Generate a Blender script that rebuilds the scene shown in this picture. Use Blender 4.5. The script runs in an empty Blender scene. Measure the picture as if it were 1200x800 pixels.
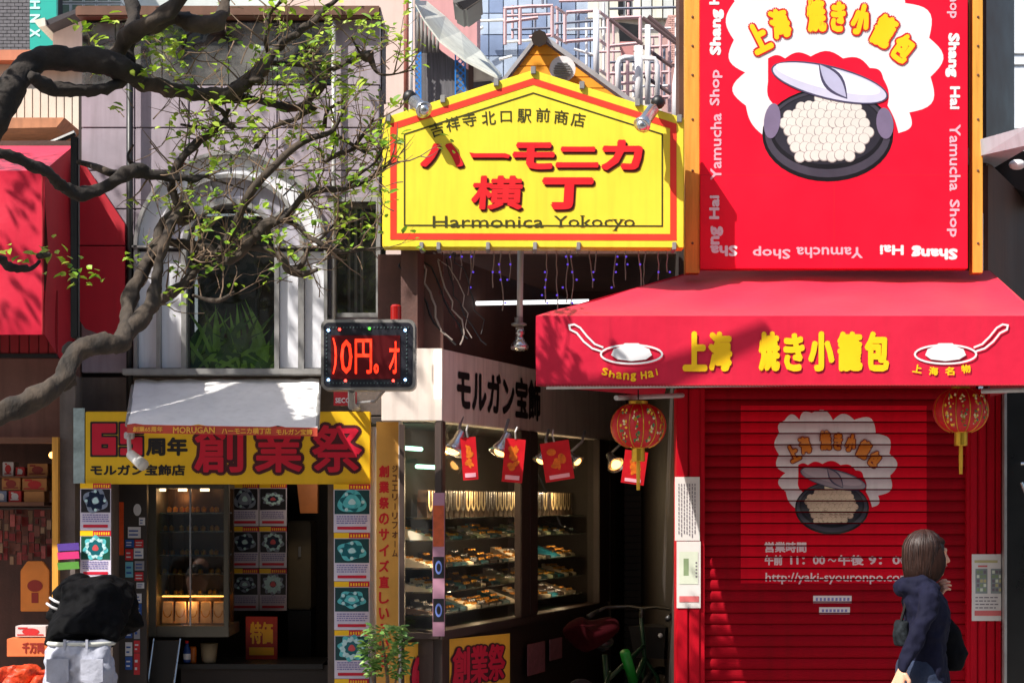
import bpy, bmesh, math, random
from mathutils import Vector, Matrix, noise
random.seed(7)
SC = bpy.context.scene
COL = SC.collection
pi = math.pi
F = 2400.0; HC = 1.7; HY = 590.0          # focal length in photo pixels, eye height, horizon row

# ------------------------------------------------ camera, world, sun, exposure
cd = bpy.data.cameras.new('camera'); cam = bpy.data.objects.new('camera', cd); COL.objects.link(cam)
cam.location = (0, 0, HC); cam.rotation_euler = (pi/2, 0, 0)
cd.sensor_width = 36; cd.lens = 36*F/1200; cd.shift_y = (HY-400)/1200; cd.clip_start = 0.1; cd.clip_end = 600
SC.camera = cam
SUN = Vector((0.66, 0.56, -1.0)).normalized()       # direction the light travels
w = bpy.data.worlds.new('World'); SC.world = w; w.use_nodes = True
nt = w.node_tree; bg = nt.nodes['Background']; sky = nt.nodes.new('ShaderNodeTexSky')
sky.sky_type = 'NISHITA'; sky.sun_disc = False
sky.sun_elevation = math.asin(-SUN.z); sky.sun_rotation = math.atan2(-SUN.x, -SUN.y)
sky.air_density = 1.2; sky.dust_density = 2.0
nt.links.new(sky.outputs[0], bg.inputs[0]); bg.inputs[1].default_value = 0.115
sd = bpy.data.lights.new('sun', 'SUN'); so = bpy.data.objects.new('sun', sd); COL.objects.link(so)
sd.energy = 4.7; sd.angle = math.radians(0.5); sd.color = (1.0, 0.95, 0.87)
so.location = (-8, -6, 14); so.rotation_euler = SUN.to_track_quat('-Z', 'Y').to_euler()
SC.view_settings.view_transform = 'Standard'; SC.view_settings.look = 'None'
SC.view_settings.exposure = 0.74; SC.view_settings.gamma = 1.0
SC.cycles.max_bounces = 7; SC.cycles.transparent_max_bounces = 12

# ------------------------------------------------ materials
def srgb(r, g, b):
    f = lambda c: (c/255/12.92) if c/255 <= 0.04045 else ((c/255+0.055)/1.055)**2.4
    return (f(r), f(g), f(b))
MC = {}
def M(name, rgb, rough=0.6, metal=0, var=0.12, scale=5, bump=0.0, bscale=60, stretch=(1,1,1), emit=0, spec=0.5, streak=0.0, sheen=0):
    """rgb as 0-255 sRGB base colour, broken up by two scales of noise, grain bump and uneven gloss"""
    if name in MC: return MC[name]
    m = bpy.data.materials.new(name); MC[name] = m; m.use_nodes = True
    n = m.node_tree.nodes; l = m.node_tree.links; p = n['Principled BSDF']
    c = srgb(*rgb)
    tc = n.new('ShaderNodeTexCoord'); mp = n.new('ShaderNodeMapping'); mp.inputs['Scale'].default_value = stretch
    l.new(tc.outputs['Object'], mp.inputs[0])
    if emit:
        p.inputs['Base Color'].default_value = (*c, 1)
        p.inputs['Emission Color'].default_value = (*c, 1); p.inputs['Emission Strength'].default_value = emit
    else:
        a = n.new('ShaderNodeTexNoise'); a.inputs['Scale'].default_value = scale; a.inputs['Detail'].default_value = 8; a.inputs['Roughness'].default_value = 0.62
        l.new(mp.outputs[0], a.inputs[0])
        r = n.new('ShaderNodeMapRange'); r.inputs[1].default_value = 0.3; r.inputs[2].default_value = 0.7
        r.inputs[3].default_value = 1-var; r.inputs[4].default_value = 1+var*0.6
        l.new(a.outputs[0], r.inputs[0])
        mx = n.new('ShaderNodeMix'); mx.data_type = 'RGBA'; mx.blend_type = 'MULTIPLY'; mx.inputs[0].default_value = 1
        mx.inputs[6].default_value = (*c, 1); l.new(r.outputs[0], mx.inputs[7]); out = mx.outputs[2]
        if streak:
            m2 = n.new('ShaderNodeMapping'); m2.inputs['Scale'].default_value = (9, 9, 0.7); l.new(tc.outputs['Object'], m2.inputs[0])
            s = n.new('ShaderNodeTexNoise'); s.inputs['Scale'].default_value = 2.2; s.inputs['Detail'].default_value = 6; l.new(m2.outputs[0], s.inputs[0])
            r2 = n.new('ShaderNodeMapRange'); r2.inputs[1].default_value = 0.48; r2.inputs[2].default_value = 0.75
            r2.inputs[3].default_value = 0; r2.inputs[4].default_value = streak; l.new(s.outputs[0], r2.inputs[0])
            m3 = n.new('ShaderNodeMix'); m3.data_type = 'RGBA'; l.new(r2.outputs[0], m3.inputs[0]); l.new(out, m3.inputs[6])
            m3.inputs[7].default_value = (c[0]*0.35+0.01, c[1]*0.33+0.008, c[2]*0.3+0.006, 1); out = m3.outputs[2]
        l.new(out, p.inputs['Base Color'])
        rr = n.new('ShaderNodeMapRange'); rr.inputs[3].default_value = max(0.05, rough-0.12); rr.inputs[4].default_value = min(1, rough+0.12)
        l.new(a.outputs[0], rr.inputs[0]); l.new(rr.outputs[0], p.inputs['Roughness'])
    p.inputs['Metallic'].default_value = metal; p.inputs['Specular IOR Level'].default_value = spec
    if emit: p.inputs['Roughness'].default_value = rough
    if sheen: p.inputs['Sheen Weight'].default_value = sheen; p.inputs['Sheen Roughness'].default_value = 0.35
    if bump:
        b = n.new('ShaderNodeTexNoise'); b.inputs['Scale'].default_value = bscale; b.inputs['Detail'].default_value = 5
        l.new(mp.outputs[0], b.inputs[0]); bm = n.new('ShaderNodeBump'); bm.inputs['Strength'].default_value = bump; bm.inputs['Distance'].default_value = 0.01
        l.new(b.outputs[0], bm.inputs['Height']); l.new(bm.outputs[0], p.inputs['Normal'])
    return m
def glass(name, tint=(255,255,255), ripple=0.0, gloss=0.12, dirt=0.05):
    if name in MC: return MC[name]
    m = bpy.data.materials.new(name); MC[name] = m; m.use_nodes = True
    n = m.node_tree.nodes; l = m.node_tree.links
    for x in list(n):
        if x.type != 'OUTPUT_MATERIAL': n.remove(x)
    o = [x for x in n if x.type == 'OUTPUT_MATERIAL'][0]
    t = n.new('ShaderNodeBsdfTransparent'); t.inputs[0].default_value = (*srgb(*tint), 1)
    g = n.new('ShaderNodeBsdfGlossy'); g.inputs['Roughness'].default_value = 0.03
    d = n.new('ShaderNodeBsdfDiffuse'); d.inputs[0].default_value = (0.5, 0.48, 0.45, 1)
    fr = n.new('ShaderNodeFresnel'); fr.inputs[0].default_value = 1.5
    ad = n.new('ShaderNodeMath'); ad.operation = 'ADD'; ad.inputs[1].default_value = gloss; l.new(fr.outputs[0], ad.inputs[0])
    mx = n.new('ShaderNodeMixShader'); l.new(ad.outputs[0], mx.inputs[0]); l.new(t.outputs[0], mx.inputs[1]); l.new(g.outputs[0], mx.inputs[2])
    tc = n.new('ShaderNodeTexCoord'); nz = n.new('ShaderNodeTexNoise'); nz.inputs['Scale'].default_value = 3; nz.inputs['Detail'].default_value = 6
    l.new(tc.outputs['Object'], nz.inputs[0])
    mr = n.new('ShaderNodeMapRange'); mr.inputs[1].default_value = 0.4; mr.inputs[2].default_value = 0.8; mr.inputs[4].default_value = dirt*2
    l.new(nz.outputs[0], mr.inputs[0])
    m2 = n.new('ShaderNodeMixShader'); l.new(mr.outputs[0], m2.inputs[0]); l.new(mx.outputs[0], m2.inputs[1]); l.new(d.outputs[0], m2.inputs[2])
    l.new(m2.outputs[0], o.inputs[0])
    if ripple:
        b = n.new('ShaderNodeTexNoise'); b.inputs['Scale'].default_value = 2.2; l.new(tc.outputs['Object'], b.inputs[0])
        bm = n.new('ShaderNodeBump'); bm.inputs['Strength'].default_value = ripple; bm.inputs['Distance'].default_value = 0.1
        l.new(b.outputs[0], bm.inputs['Height']); l.new(bm.outputs[0], g.inputs['Normal']); l.new(bm.outputs[0], fr.inputs['Normal'])
    return m

# ------------------------------------------------ geometry collector
def W(px, py, Y): return Vector(((px-600)*Y/F, Y, HC+(HY-py)*Y/F))
def FP(Y):                                    # upright plane facing the street at distance Y
    def f(u, v, o=0): p = W(u, v, Y); p.y -= o; return p
    return f
class MB:
    def __init__(s): s.v=[]; s.f=[]; s.m=[]
    def add(s, vs, fs, m=0):
        k=len(s.v); s.v += [tuple(x) for x in vs]; s.f += [tuple(i+k for i in q) for q in fs]; s.m += [m]*len(fs); return s
    def bx(s, x0,x1,y0,y1,z0,z1, m=0):
        return s.add([(x,y,z) for z in (z0,z1) for y in (y0,y1) for x in (x0,x1)],
            [(0,2,3,1),(4,5,7,6),(0,1,5,4),(2,6,7,3),(0,4,6,2),(1,3,7,5)], m)
    def prism(s, pl, pts, o=0, b=-0.02, m=0):  # outline pts extruded from offset b (back) to o (front)
        n=len(pts); a=sum(pts[i][0]*pts[(i+1)%n][1]-pts[(i+1)%n][0]*pts[i][1] for i in range(n))
        if a > 0: pts = pts[::-1]
        fr=[pl(u,v,o) for u,v in pts]; bk=[pl(u,v,b) for u,v in pts]
        return s.add(fr+bk, [tuple(range(n))]+[tuple(range(2*n-1,n-1,-1))]+[((i+1)%n, i, n+i, n+(i+1)%n) for i in range(n)], m)
    def rect(s, pl, x0,y0,x1,y1, o=0, b=-0.02, m=0): return s.prism(pl, [(x0,y0),(x1,y0),(x1,y1),(x0,y1)], o, b, m)
    def flat(s, pl, pts, o=0.001, m=0):
        n=len(pts); a=sum(pts[i][0]*pts[(i+1)%n][1]-pts[(i+1)%n][0]*pts[i][1] for i in range(n))
        if a > 0: pts = pts[::-1]
        return s.add([pl(u,v,o) for u,v in pts], [tuple(range(n))], m)
    def fr(s, pl, x0,y0,x1,y1, o=0.001, m=0): return s.flat(pl, [(x0,y0),(x1,y0),(x1,y1),(x0,y1)], o, m)
    def ell(s, pl, cx,cy,rx,ry, o=0.001, m=0, a=0, n=28): return s.flat(pl, ellp(cx,cy,rx,ry,a,n), o, m)
    def ribbon(s, pl, pts, wd, o=0.001, m=0, closed=False, wb=None):   # flat line of width wd (uv units)
        n=len(pts); L=[]; R=[]
        for i,p in enumerate(pts):
            a=pts[(i-1)%n] if (closed or i) else p; b=pts[(i+1)%n] if (closed or i<n-1) else p
            def nrm(q,r):
                d=Vector((r[0]-q[0], r[1]-q[1])); return Vector((-d.y,d.x)).normalized() if d.length>1e-9 else None
            n1=nrm(a,p); n2=nrm(p,b); n1=n1 or n2; n2=n2 or n1
            t=(n1+n2); t.normalize(); k=1/max(0.4,t.dot(n1)); h=wd/2*k
            L.append((p[0]+t.x*h,p[1]+t.y*h)); R.append((p[0]-t.x*h,p[1]-t.y*h))
        vs=[pl(*q,o) for q in L]+[pl(*q,o) for q in R]
        return s.add(vs, [(i,(i+1)%n,n+(i+1)%n,n+i) for i in range(n if closed else n-1)], m)
    def tube(s, pts, rad, n=8, m=0, cap=True, sq=None):
        pts=[Vector(p) for p in pts]; k=len(pts)
        if not hasattr(rad,'__len__'): rad=[rad]*k
        up=None; rings=[]
        for i,p in enumerate(pts):
            d=(pts[min(i+1,k-1)]-pts[max(i-1,0)]).normalized()
            if up is None: up=Vector((0,0,1)) if abs(d.z)<0.9 else Vector((1,0,0))
            x=d.cross(up).normalized(); y=x.cross(d).normalized(); up=y
            rings.append([p+(x*math.cos(2*pi*j/n)+y*math.sin(2*pi*j/n))*rad[i] for j in range(n)])
        vs=[q for r in rings for q in r]; fs=[(i*n+j, i*n+(j+1)%n, (i+1)*n+(j+1)%n, (i+1)*n+j) for i in range(k-1) for j in range(n)]
        if cap: fs += [tuple(range(n-1,-1,-1)), tuple((k-1)*n+j for j in range(n))]
        return s.add(vs, fs, m)
    def lathe(s, c, prof, n=20, m=0, sx=1, sy=1):
        c=Vector(c); vs=[]; k=len(prof)
        for r,z in prof:
            for j in range(n): a=2*pi*j/n; vs.append(c+Vector((r*sx*math.cos(a), r*sy*math.sin(a), z)))
        fs=[(i*n+j, i*n+(j+1)%n, (i+1)*n+(j+1)%n, (i+1)*n+j) for i in range(k-1) for j in range(n)]
        return s.add(vs, fs+[tuple(range(n-1,-1,-1)), tuple((k-1)*n+j for j in range(n))], m)
    def ball(s, c, rx, ry=None, rz=None, n=12, m=0, rot=None):
        ry=ry or rx; rz=rz or rx; c=Vector(c); vs=[]; k=n//2+1
        for i in range(k):
            t=pi*(i+0.02)/(k-1+0.04)
            for j in range(n):
                a=2*pi*j/n; q=Vector((rx*math.sin(t)*math.cos(a), ry*math.sin(t)*math.sin(a), -rz*math.cos(t)))
                if rot: q = rot @ q
                vs.append(c+q)
        fs=[(i*n+j, i*n+(j+1)%n, (i+1)*n+(j+1)%n, (i+1)*n+j) for i in range(k-1) for j in range(n)]
        return s.add(vs, fs+[tuple(range(n-1,-1,-1)), tuple((k-1)*n+j for j in range(n))], m)
def ellp(cx,cy,rx,ry,a=0,n=28):
    ca,sa=math.cos(a),math.sin(a)
    return [(cx+rx*math.cos(t)*ca-ry*math.sin(t)*sa, cy+rx*math.cos(t)*sa+ry*math.sin(t)*ca) for t in [2*pi*i/n for i in range(n)]]

ORG = {}
def link(name, mesh, parent, org):
    o = bpy.data.objects.new(name, mesh); COL.objects.link(o)
    if parent: o.parent = parent; ORG[o.name] = ORG[parent.name]
    else: o.location = org; ORG[o.name] = org
    return o
def obj(name, mb, mats, parent=None, smooth=False, bevel=0, **props):
    if not isinstance(mats, (list, tuple)): mats=[mats]
    vs=[Vector(v) for v in mb.v]
    if parent: org = ORG[parent.name]
    else:
        xs=[v.x for v in vs]; ys=[v.y for v in vs]; zs=[v.z for v in vs]
        org = Vector(((min(xs)+max(xs))/2, (min(ys)+max(ys))/2, min(zs)))
    me = bpy.data.meshes.new(name); me.from_pydata([v-org for v in vs], [], mb.f)
    for mt in mats: me.materials.append(mt)
    if len(mats)>1: me.polygons.foreach_set('material_index', mb.m)
    if bevel:
        bm=bmesh.new(); bm.from_mesh(me); bmesh.ops.bevel(bm, geom=bm.edges[:], offset=bevel, segments=2, affect='EDGES', clamp_overlap=True); bm.to_mesh(me); bm.free()
    if smooth: me.polygons.foreach_set('use_smooth', [True]*len(me.polygons))
    o = link(name, me, parent, org)
    for k,v in props.items(): o[k]=v
    return o
def thing(name, label, cat, org, group=None):
    o = bpy.data.objects.new(name, None); COL.objects.link(o); o.empty_display_size = 0.1
    o.location = org; ORG[o.name] = Vector(org); o['label']=label; o['category']=cat
    if group: o['group']=group
    return o
def tg(o, label, cat, group=None):
    o['label']=label; o['category']=cat
    if group: o['group']=group
    return o
def copy_tree(o, parent=None):
    c=o.copy(); COL.objects.link(c)
    if parent: c.parent=parent
    for ch in [x for x in KIDS.get(o.name, [])]: copy_tree(ch, c)
    return c
KIDS = {}
def kids_index():
    KIDS.clear()
    for o in COL.objects:
        if o.parent: KIDS.setdefault(o.parent.name, []).append(o)

# ------------------------------------------------ lettering
TX = {}
def glyphs(s):
    if s in TX: return TX[s]
    c = bpy.data.curves.new('type','FONT'); c.body=s; c.resolution_u=2
    o = bpy.data.objects.new('type', c); me = bpy.data.meshes.new_from_object(o)
    vs=[(v.co.x, v.co.y) for v in me.vertices]; fs=[tuple(p.vertices) for p in me.polygons]
    bpy.data.objects.remove(o); bpy.data.curves.remove(c); bpy.data.meshes.remove(me)
    x0=min(v[0] for v in vs); x1=max(v[0] for v in vs); y0=min(v[1] for v in vs); y1=max(v[1] for v in vs)
    TX[s]=([((x-x0)/(x1-x0), 1-(y-y0)/(y1-y0)) for x,y in vs], fs, (x1-x0)/(y1-y0)); return TX[s]
def text(mb, pl, s, x0,y0,x1,y1, bold=0.0, o=0.001, m=0, rot=0, shear=0, nb=8, bend=0):
    """one string fitted to the box (uv units); rot turns it about the box centre, clockwise on the picture, in degrees"""
    vs, fs, _ = glyphs(s); w=x1-x0; h=y1-y0; b=bold*h; w-=2*b; h-=2*b; cx=(x0+x1)/2; cy=(y0+y1)/2; a=math.radians(rot); ca,sa=math.cos(a),math.sin(a)
    dirs=[(0,0)]+([(math.cos(2*pi*k/nb)*b, math.sin(2*pi*k/nb)*b) for k in range(nb)] if b else [])
    for k,(dx,dy) in enumerate(dirs):
        out=[]
        for x,y in vs:
            u=(x-0.5)*w+dx+shear*(0.5-y)*h; v=(y-0.5)*h+dy+bend*(x-0.5)**2*h*4
            out.append(pl(cx+u*ca-v*sa, cy+u*sa+v*ca, o+k*6e-5))
        mb.add(out, fs, m)
    return mb
SHZ0, SHZ1 = 4.0, 5.45; CROWN = 70
# ------------------------------------------------ colours
white=M('white_paint',(225,225,222),0.45,var=0.08,streak=0.25)
lav=M('arch_panel_white',(226,226,232),0.35,var=0.06,streak=0.3,scale=3)
mauve=M('mauve_metal_panel',(160,148,158),0.5,metal=0.0,var=0.2,scale=2.5,streak=0.4)
steel=M('grey_steel',(158,156,154),0.45,metal=0.35,var=0.2,scale=8,streak=0.3)
brownmetal=M('brown_flashing',(110,78,62),0.5,var=0.25,scale=6,streak=0.4)
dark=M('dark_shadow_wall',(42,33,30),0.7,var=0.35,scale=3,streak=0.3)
darkbrown=M('dark_brown_wall',(88,56,48),0.75,var=0.35,scale=3,streak=0.5,bump=0.2)
black=M('black_metal',(24,23,24),0.45,var=0.2,scale=9)
redfab=M('red_tent_cloth',(208,18,56),0.5,var=0.12,scale=3,bump=0.12,bscale=22,streak=0.12,sheen=0.35)
redpnt=M('red_paint',(184,9,32),0.6,spec=0.12,var=0.14,scale=4,streak=0.3)
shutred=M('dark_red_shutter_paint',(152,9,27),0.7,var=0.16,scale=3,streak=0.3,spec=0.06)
gloss_red=M('red_billboard_vinyl',(232,16,48),0.35,var=0.05,scale=2.5,streak=0.05,bump=0.05,bscale=4)
yellow=M('yellow_sign_paint',(238,216,62),0.4,var=0.06,scale=3,streak=0.2)
yelban=M('yellow_banner_vinyl',(232,186,26),0.45,var=0.06,scale=3,streak=0.1)
signred=M('red_lettering',(214,26,34),0.45,var=0.05)
ink=M('black_ink',(22,18,22),0.5,var=0.05)
maroonink=M('maroon_ink',(70,12,22),0.5,var=0.05)
redink=M('crimson_ink',(200,16,50),0.45,var=0.05)
whiteink=M('white_ink',(222,220,222),0.4,var=0.03)
pinkink=M('pale_pink_ink',(236,170,185),0.4,var=0.03)
yelink=M('yellow_ink',(250,196,24),0.4,var=0.05)
oliveink=M('dark_olive_ink',(60,58,16),0.5,var=0.1)
wood_y=M('yellow_varnished_board',(222,158,62),0.5,var=0.25,scale=4,stretch=(8,8,0.5),bump=0.1)
cream=M('cream_siding',(204,196,182),0.6,var=0.08,streak=0.3)
bark=M('mottled_bark',(66,55,45),0.85,var=0.8,scale=9,bump=0.9,bscale=35,stretch=(1,1,0.6))
bark_shaded=M('shaded_bark',(44,37,32),0.9,var=0.6,scale=10,bump=0.9,bscale=35)  # bark copy coloured darker for the limbs that lie in shade
twigm=M('twig_bark',(120,98,78),0.8,var=0.3,scale=20)
gl=glass('clear_shop_glass',(235,240,238),gloss=0.05,dirt=0.04)
glm=glass('reflective_window_glass',(246,250,246),ripple=0.5,gloss=0.06,dirt=0.02)
pip=M('grey_plastic_pipe',(196,194,194),0.45,var=0.1,streak=0.3)
chrome=M('brushed_metal',(205,205,205),0.25,metal=0.9,var=0.1)
asphalt=M('asphalt',(66,66,68),0.9,var=0.25,scale=20,bump=0.5,bscale=150)
pave=M('pavement_slabs',(140,134,128),0.85,var=0.2,scale=6,bump=0.3)
kerbm=M('kerb_stone',(158,154,148),0.8,var=0.2,scale=10,bump=0.3)
gold=M('gold_trim',(215,165,50),0.35,metal=0.7,var=0.15,scale=20)

# ------------------------------------------------ ground
obj('ground', MB().add([(-150,-120,-0.16),(150,-120,-0.16),(150,200,-0.16),(-150,200,-0.16)],[(0,1,2,3)]), asphalt, kind='structure')
obj('road', MB().bx(-40,40,-6.5,6.2,-0.159,-0.13), asphalt, kind='structure')
pv=obj('pavement', MB().bx(-40,40,6.36,19,-0.16,-0.006), pave, kind='structure')
me_src=None
for i in range(-9,9):
    for j in range(8):
        x=i*0.6; y=8.0+j*0.5
        if me_src is None:
            me_src=obj('paving_slab', MB().bx(x,x+0.592,y,y+0.492,-0.0055,0.006), pave, pv, bevel=0.002)
            x00,y00=x,y
        else:
            c=me_src.copy(); COL.objects.link(c); c.location=me_src.location+Vector((x-x00,y-y00,0))
obj('kerb', MB().bx(-40,40,6.2,6.358,-0.16,0.004), kerbm, kind='structure', bevel=0.012)
obj('road_line', MB().bx(-40,40,5.6,5.75,-0.131,-0.126), M('road_marking_paint',(215,215,210),0.7,var=0.2,scale=12), kind='structure')

# ------------------------------------------------ MAUVE JEWELLERY BUILDING (photo columns 95-445)
P12=FP(12.0)
bld=thing('mauve_building','mauve panelled two storey shop building with white arched window and mirrored top band','building',W(270,590,12.6)*1.0)
cols=[95,158,222,325,390,445]; rows=[100,150,200,245,340,370,437]
for ci in range(5):
    for ri in range(6):
        x0,x1=cols[ci],cols[ci+1]; y0,y1=rows[ri],rows[ri+1]
        if ci==2 and ri>=3: continue
        if ci==4 and ri in (3,4): continue
        obj('panel', MB().rect(P12,x0+0.5,y0+0.5,x1-0.5,y1-0.5,0,-0.04), mauve, bld, bevel=0.004)
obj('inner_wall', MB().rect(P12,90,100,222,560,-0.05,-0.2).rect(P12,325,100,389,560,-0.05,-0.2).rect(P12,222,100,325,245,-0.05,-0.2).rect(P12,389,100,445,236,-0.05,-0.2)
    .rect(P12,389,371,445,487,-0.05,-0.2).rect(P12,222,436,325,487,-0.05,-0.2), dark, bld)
obj('window_backing', MB().rect(P12,215,238,330,440,-0.55,-0.6).rect(P12,386,230,446,375,-0.45,-0.5), M('window_interior',(70,76,62),0.8,var=0.4,scale=3), bld)
# upper mirrored band: sheets with wobbly reflection; dirt here adds pale haze for reflected light
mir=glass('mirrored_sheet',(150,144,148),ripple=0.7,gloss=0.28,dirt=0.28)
xs=[96,135,190,268,325,388]
for i in range(5):
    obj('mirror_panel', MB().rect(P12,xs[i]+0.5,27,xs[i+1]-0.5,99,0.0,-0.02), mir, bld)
obj('mirror_backing', MB().rect(P12,95,24,388,100,-0.025,-0.2), M('mirror_backing_dark',(96,90,92),0.5,metal=0.2,var=0.6,scale=1.6,stretch=(1,1,0.5)), bld)
obj('panel', MB().rect(P12,389,24,445,99,0,-0.1), mauve, bld)
obj('roof_flashing', MB().rect(P12,92,11,447,23.5,0.09,-.7), brownmetal, bld, bevel=0.008)
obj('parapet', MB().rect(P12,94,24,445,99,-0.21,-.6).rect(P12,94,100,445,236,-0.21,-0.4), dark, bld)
obj('downpipe', MB().tube([W(391,24,11.95),W(391,440,11.95)],0.014), steel, bld, smooth=True)
obj('drainpipe', MB().tube([W(152,30,11.93),W(152,480,11.93)],0.02), black, bld, smooth=True)
# the arch
cx,cy=272,292
def sector(r0,r1,a0,a1,n=16):
    return [(cx+r1*math.cos(a0+(a1-a0)*i/n), cy-r1*math.sin(a0+(a1-a0)*i/n)) for i in range(n+1)]+[(cx+r0*math.cos(a1+(a0-a1)*i/n), cy-r0*math.sin(a1+(a0-a1)*i/n)) for i in range(n+1)]
def band(mb,r0,r1,o,b,n=5,gap=0,m=0,nn=12):
    for k in range(n):
        mb.prism(P12, sector(r0,r1,pi*k/n+gap,pi*(k+1)/n-gap,nn), o,b,m)
aw=thing('arched_window','arched shop window framed by white panels and grey metal hoops behind the tree branches','window',W(272,437,11.95))
for k in range(4):
    obj('white_arch_panel', MB().prism(P12, sector(86,108,pi*k/4+0.012,pi*(k+1)/4-0.012,12), 0.05,0.003), lav, aw)
for k in range(5):
    obj('white_arch_panel', MB().prism(P12, sector(57,82,pi*k/5+0.02,pi*(k+1)/5-0.02,12), 0.03,0.003), M('grey_lilac_panel',(182,178,190),0.45,var=0.15,streak=0.3), aw)
fm=MB(); band(fm,108,112,0.10,0.002); band(fm,81,86,0.085,0.002); band(fm,51,57,0.085,-0.03)
for k in range(1,5):
    a=pi*k/5; fm.prism(P12,[(cx+57*math.cos(a-.025),cy-57*math.sin(a-.025)),(cx+81*math.cos(a-.015),cy-81*math.sin(a-.015)),(cx+81*math.cos(a+.015),cy-81*math.sin(a+.015)),(cx+57*math.cos(a+.025),cy-57*math.sin(a+.025))],0.07,0.003)
obj('hoop_frame', fm, steel, aw)
for x0,x1 in ((164,186),(191,215),(329,351),(358,381)):
    obj('white_side_panel', MB().rect(P12,x0,296,x1,432,0.05,0.003), lav, aw, bevel=0.004)
fm=MB()
for x0,x1 in ((160,164),(186.2,190.8),(215.2,221),(323.5,328.8),(351.2,357.8),(381.2,385)): fm.rect(P12,x0,292.6,x1,433,0.09,0.002)
fm.rect(P12,158,290,215,292.4,0.1,0.002).rect(P12,329,290,387,292.4,0.1,0.002)
obj('side_mullion', fm, steel, aw)
obj('sill', MB().rect(P12,148,433.3,392,441,0.14,-0.02), steel, aw, bevel=0.006)
obj('pane', MB().flat(P12, sector(0,51,0.0,pi,20)+[(221,430),(323,430)] if False else [(221,292)]+[(cx+51*math.cos(pi-pi*i/20), cy-51*math.sin(pi*i/20)) for i in range(1,20)]+[(323,292),(323,432),(221,432)], 0.02), glm, aw)
lf=MB(); random.seed(3)
for k in range(130):                              # added leaves behind the glass standing in for reflected greenery
    bx=random.choice([222,250,285,312])+random.uniform(-8,8); a=random.uniform(-1.3,1.3); L=random.uniform(35,95)
    p0=W(bx,432,12.05); d=Vector((math.sin(a),random.uniform(-.05,.25),math.cos(a)))*L/200; q=d.cross(Vector((0,1,0))).normalized()*0.010
    lf.add([p0-q,p0+q,p0+d*0.6+q*1.2,p0+d+Vector((math.sin(a)*.03,0,-.04)),p0+d*0.6-q*1.2],[(0,1,2,4),(4,2,3)],k%2)
pl_=obj('reflected_greenery', lf, [M('spiky_leaf_green',(150,205,84),0.5,var=0.3,scale=8),M('spiky_leaf_dark',(70,120,50),0.5,var=0.3,scale=8)]); tg(pl_,'added spiky green leaves standing in for greenery reflected in the lower arched window glass','plant')
nw=thing('side_window','narrow tall window with dark glass right of the white arch above the moving text sign','window',W(418,370,12.0))
nf=MB().rect(P12,389.5,232,394,372,0.03,-0.05).rect(P12,441,232,446,372,0.03,-0.05).rect(P12,394,232,441,237,0.03,-0.05).rect(P12,394,367,441,372,0.03,-0.05)
obj('frame', nf, steel, nw); obj('pane', MB().fr(P12,394,237,441,367,0.0), glm, nw)
for x in (409,417,424): obj('curtain_rod', MB().tube([W(x,240,12.15),W(x,366,12.15)],0.008), steel, nw)
# ground storey structure of this building
lowm=M('brown_grey_render',(96,84,78),0.75,var=0.3,scale=4,streak=0.5,bump=0.2)
P118=FP(11.85)
obj('lintel_wall', MB().rect(P12,90,442,222,486,0.0,-0.04).rect(P12,222,488,450,500,0.0,-0.04).rect(P12,222,442,325,486,0,-0.04).rect(P12,325,442,450,486,0,-0.04), lowm, bld)
obj('entrance_pillar', MB().rect(P12,385,566,440,947,0.05,-0.5), lowm, bld)
obj('entrance_pillar', MB().rect(P12,88,566,134,947,0.05,-0.5), lowm, bld)
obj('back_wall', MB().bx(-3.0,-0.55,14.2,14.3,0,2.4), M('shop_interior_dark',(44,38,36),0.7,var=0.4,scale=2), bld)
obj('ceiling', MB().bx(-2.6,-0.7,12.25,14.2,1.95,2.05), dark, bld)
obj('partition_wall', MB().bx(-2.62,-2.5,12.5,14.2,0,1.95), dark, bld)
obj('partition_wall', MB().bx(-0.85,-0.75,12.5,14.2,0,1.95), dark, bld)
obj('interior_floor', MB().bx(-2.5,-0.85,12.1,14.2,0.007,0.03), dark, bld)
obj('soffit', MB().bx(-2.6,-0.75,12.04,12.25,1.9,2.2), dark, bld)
obj('side_pipe', MB().tube([W(437.5,500,11.8),W(437.5,946,11.8)],0.022), pip, bld, smooth=True)

# ------------------------------------------------ background, left
P30=FP(28)
bk=thing('brick_building','dark grey brick tower wall at the top left corner behind the branch','building',W(-60,600,28))
brk=M('grey_tile_brick',(98,94,98),0.6,var=0.35,scale=14)
obj('wall', MB().rect(P30,-200,-220,35,590,-0.03,-4), M('grey_mortar',(58,56,60),0.8,var=0.2), bk)
bmesh_b=MB(); r_=0; y=-8
while y<64:
    x=-14-(r_%2)*4.5
    while x<34:
        bmesh_b.rect(P30,x,y,min(x+8.4,34.6),y+3.3,0.0,-0.04); x+=9
    y+=4; r_+=1
obj('brick_facing', bmesh_b, brk, bk, kind='stuff')
tb=thing('teal_banner','teal vertical banner with faint white lettering between the brick tower and the windows','banner',W(50,160,27))
P27=FP(27)
obj('cloth', MB().rect(P27,35,-60,66,160,0,-0.1), M('teal_vinyl',(10,160,145),0.6,var=0.05), tb)
tm=MB()
for s,y0 in (('H',0),('N',16),('X',33),('T',-18)): text(tm,P27,s,36,y0,46,y0+12,0.05,0.006,rot=90)
obj('lettering', tm, M('pale_banner_ink',(190,228,222),0.6), tb)
ob_=thing('office_building','distant office building with white mullioned windows above the pink gable','building',W(105,590,30))
P31=FP(30)
obj('wall', MB().rect(P31,66,-150,480,590,-0.3,-4), M('pale_office_wall',(200,205,200),0.6,var=0.1), ob_)
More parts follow.
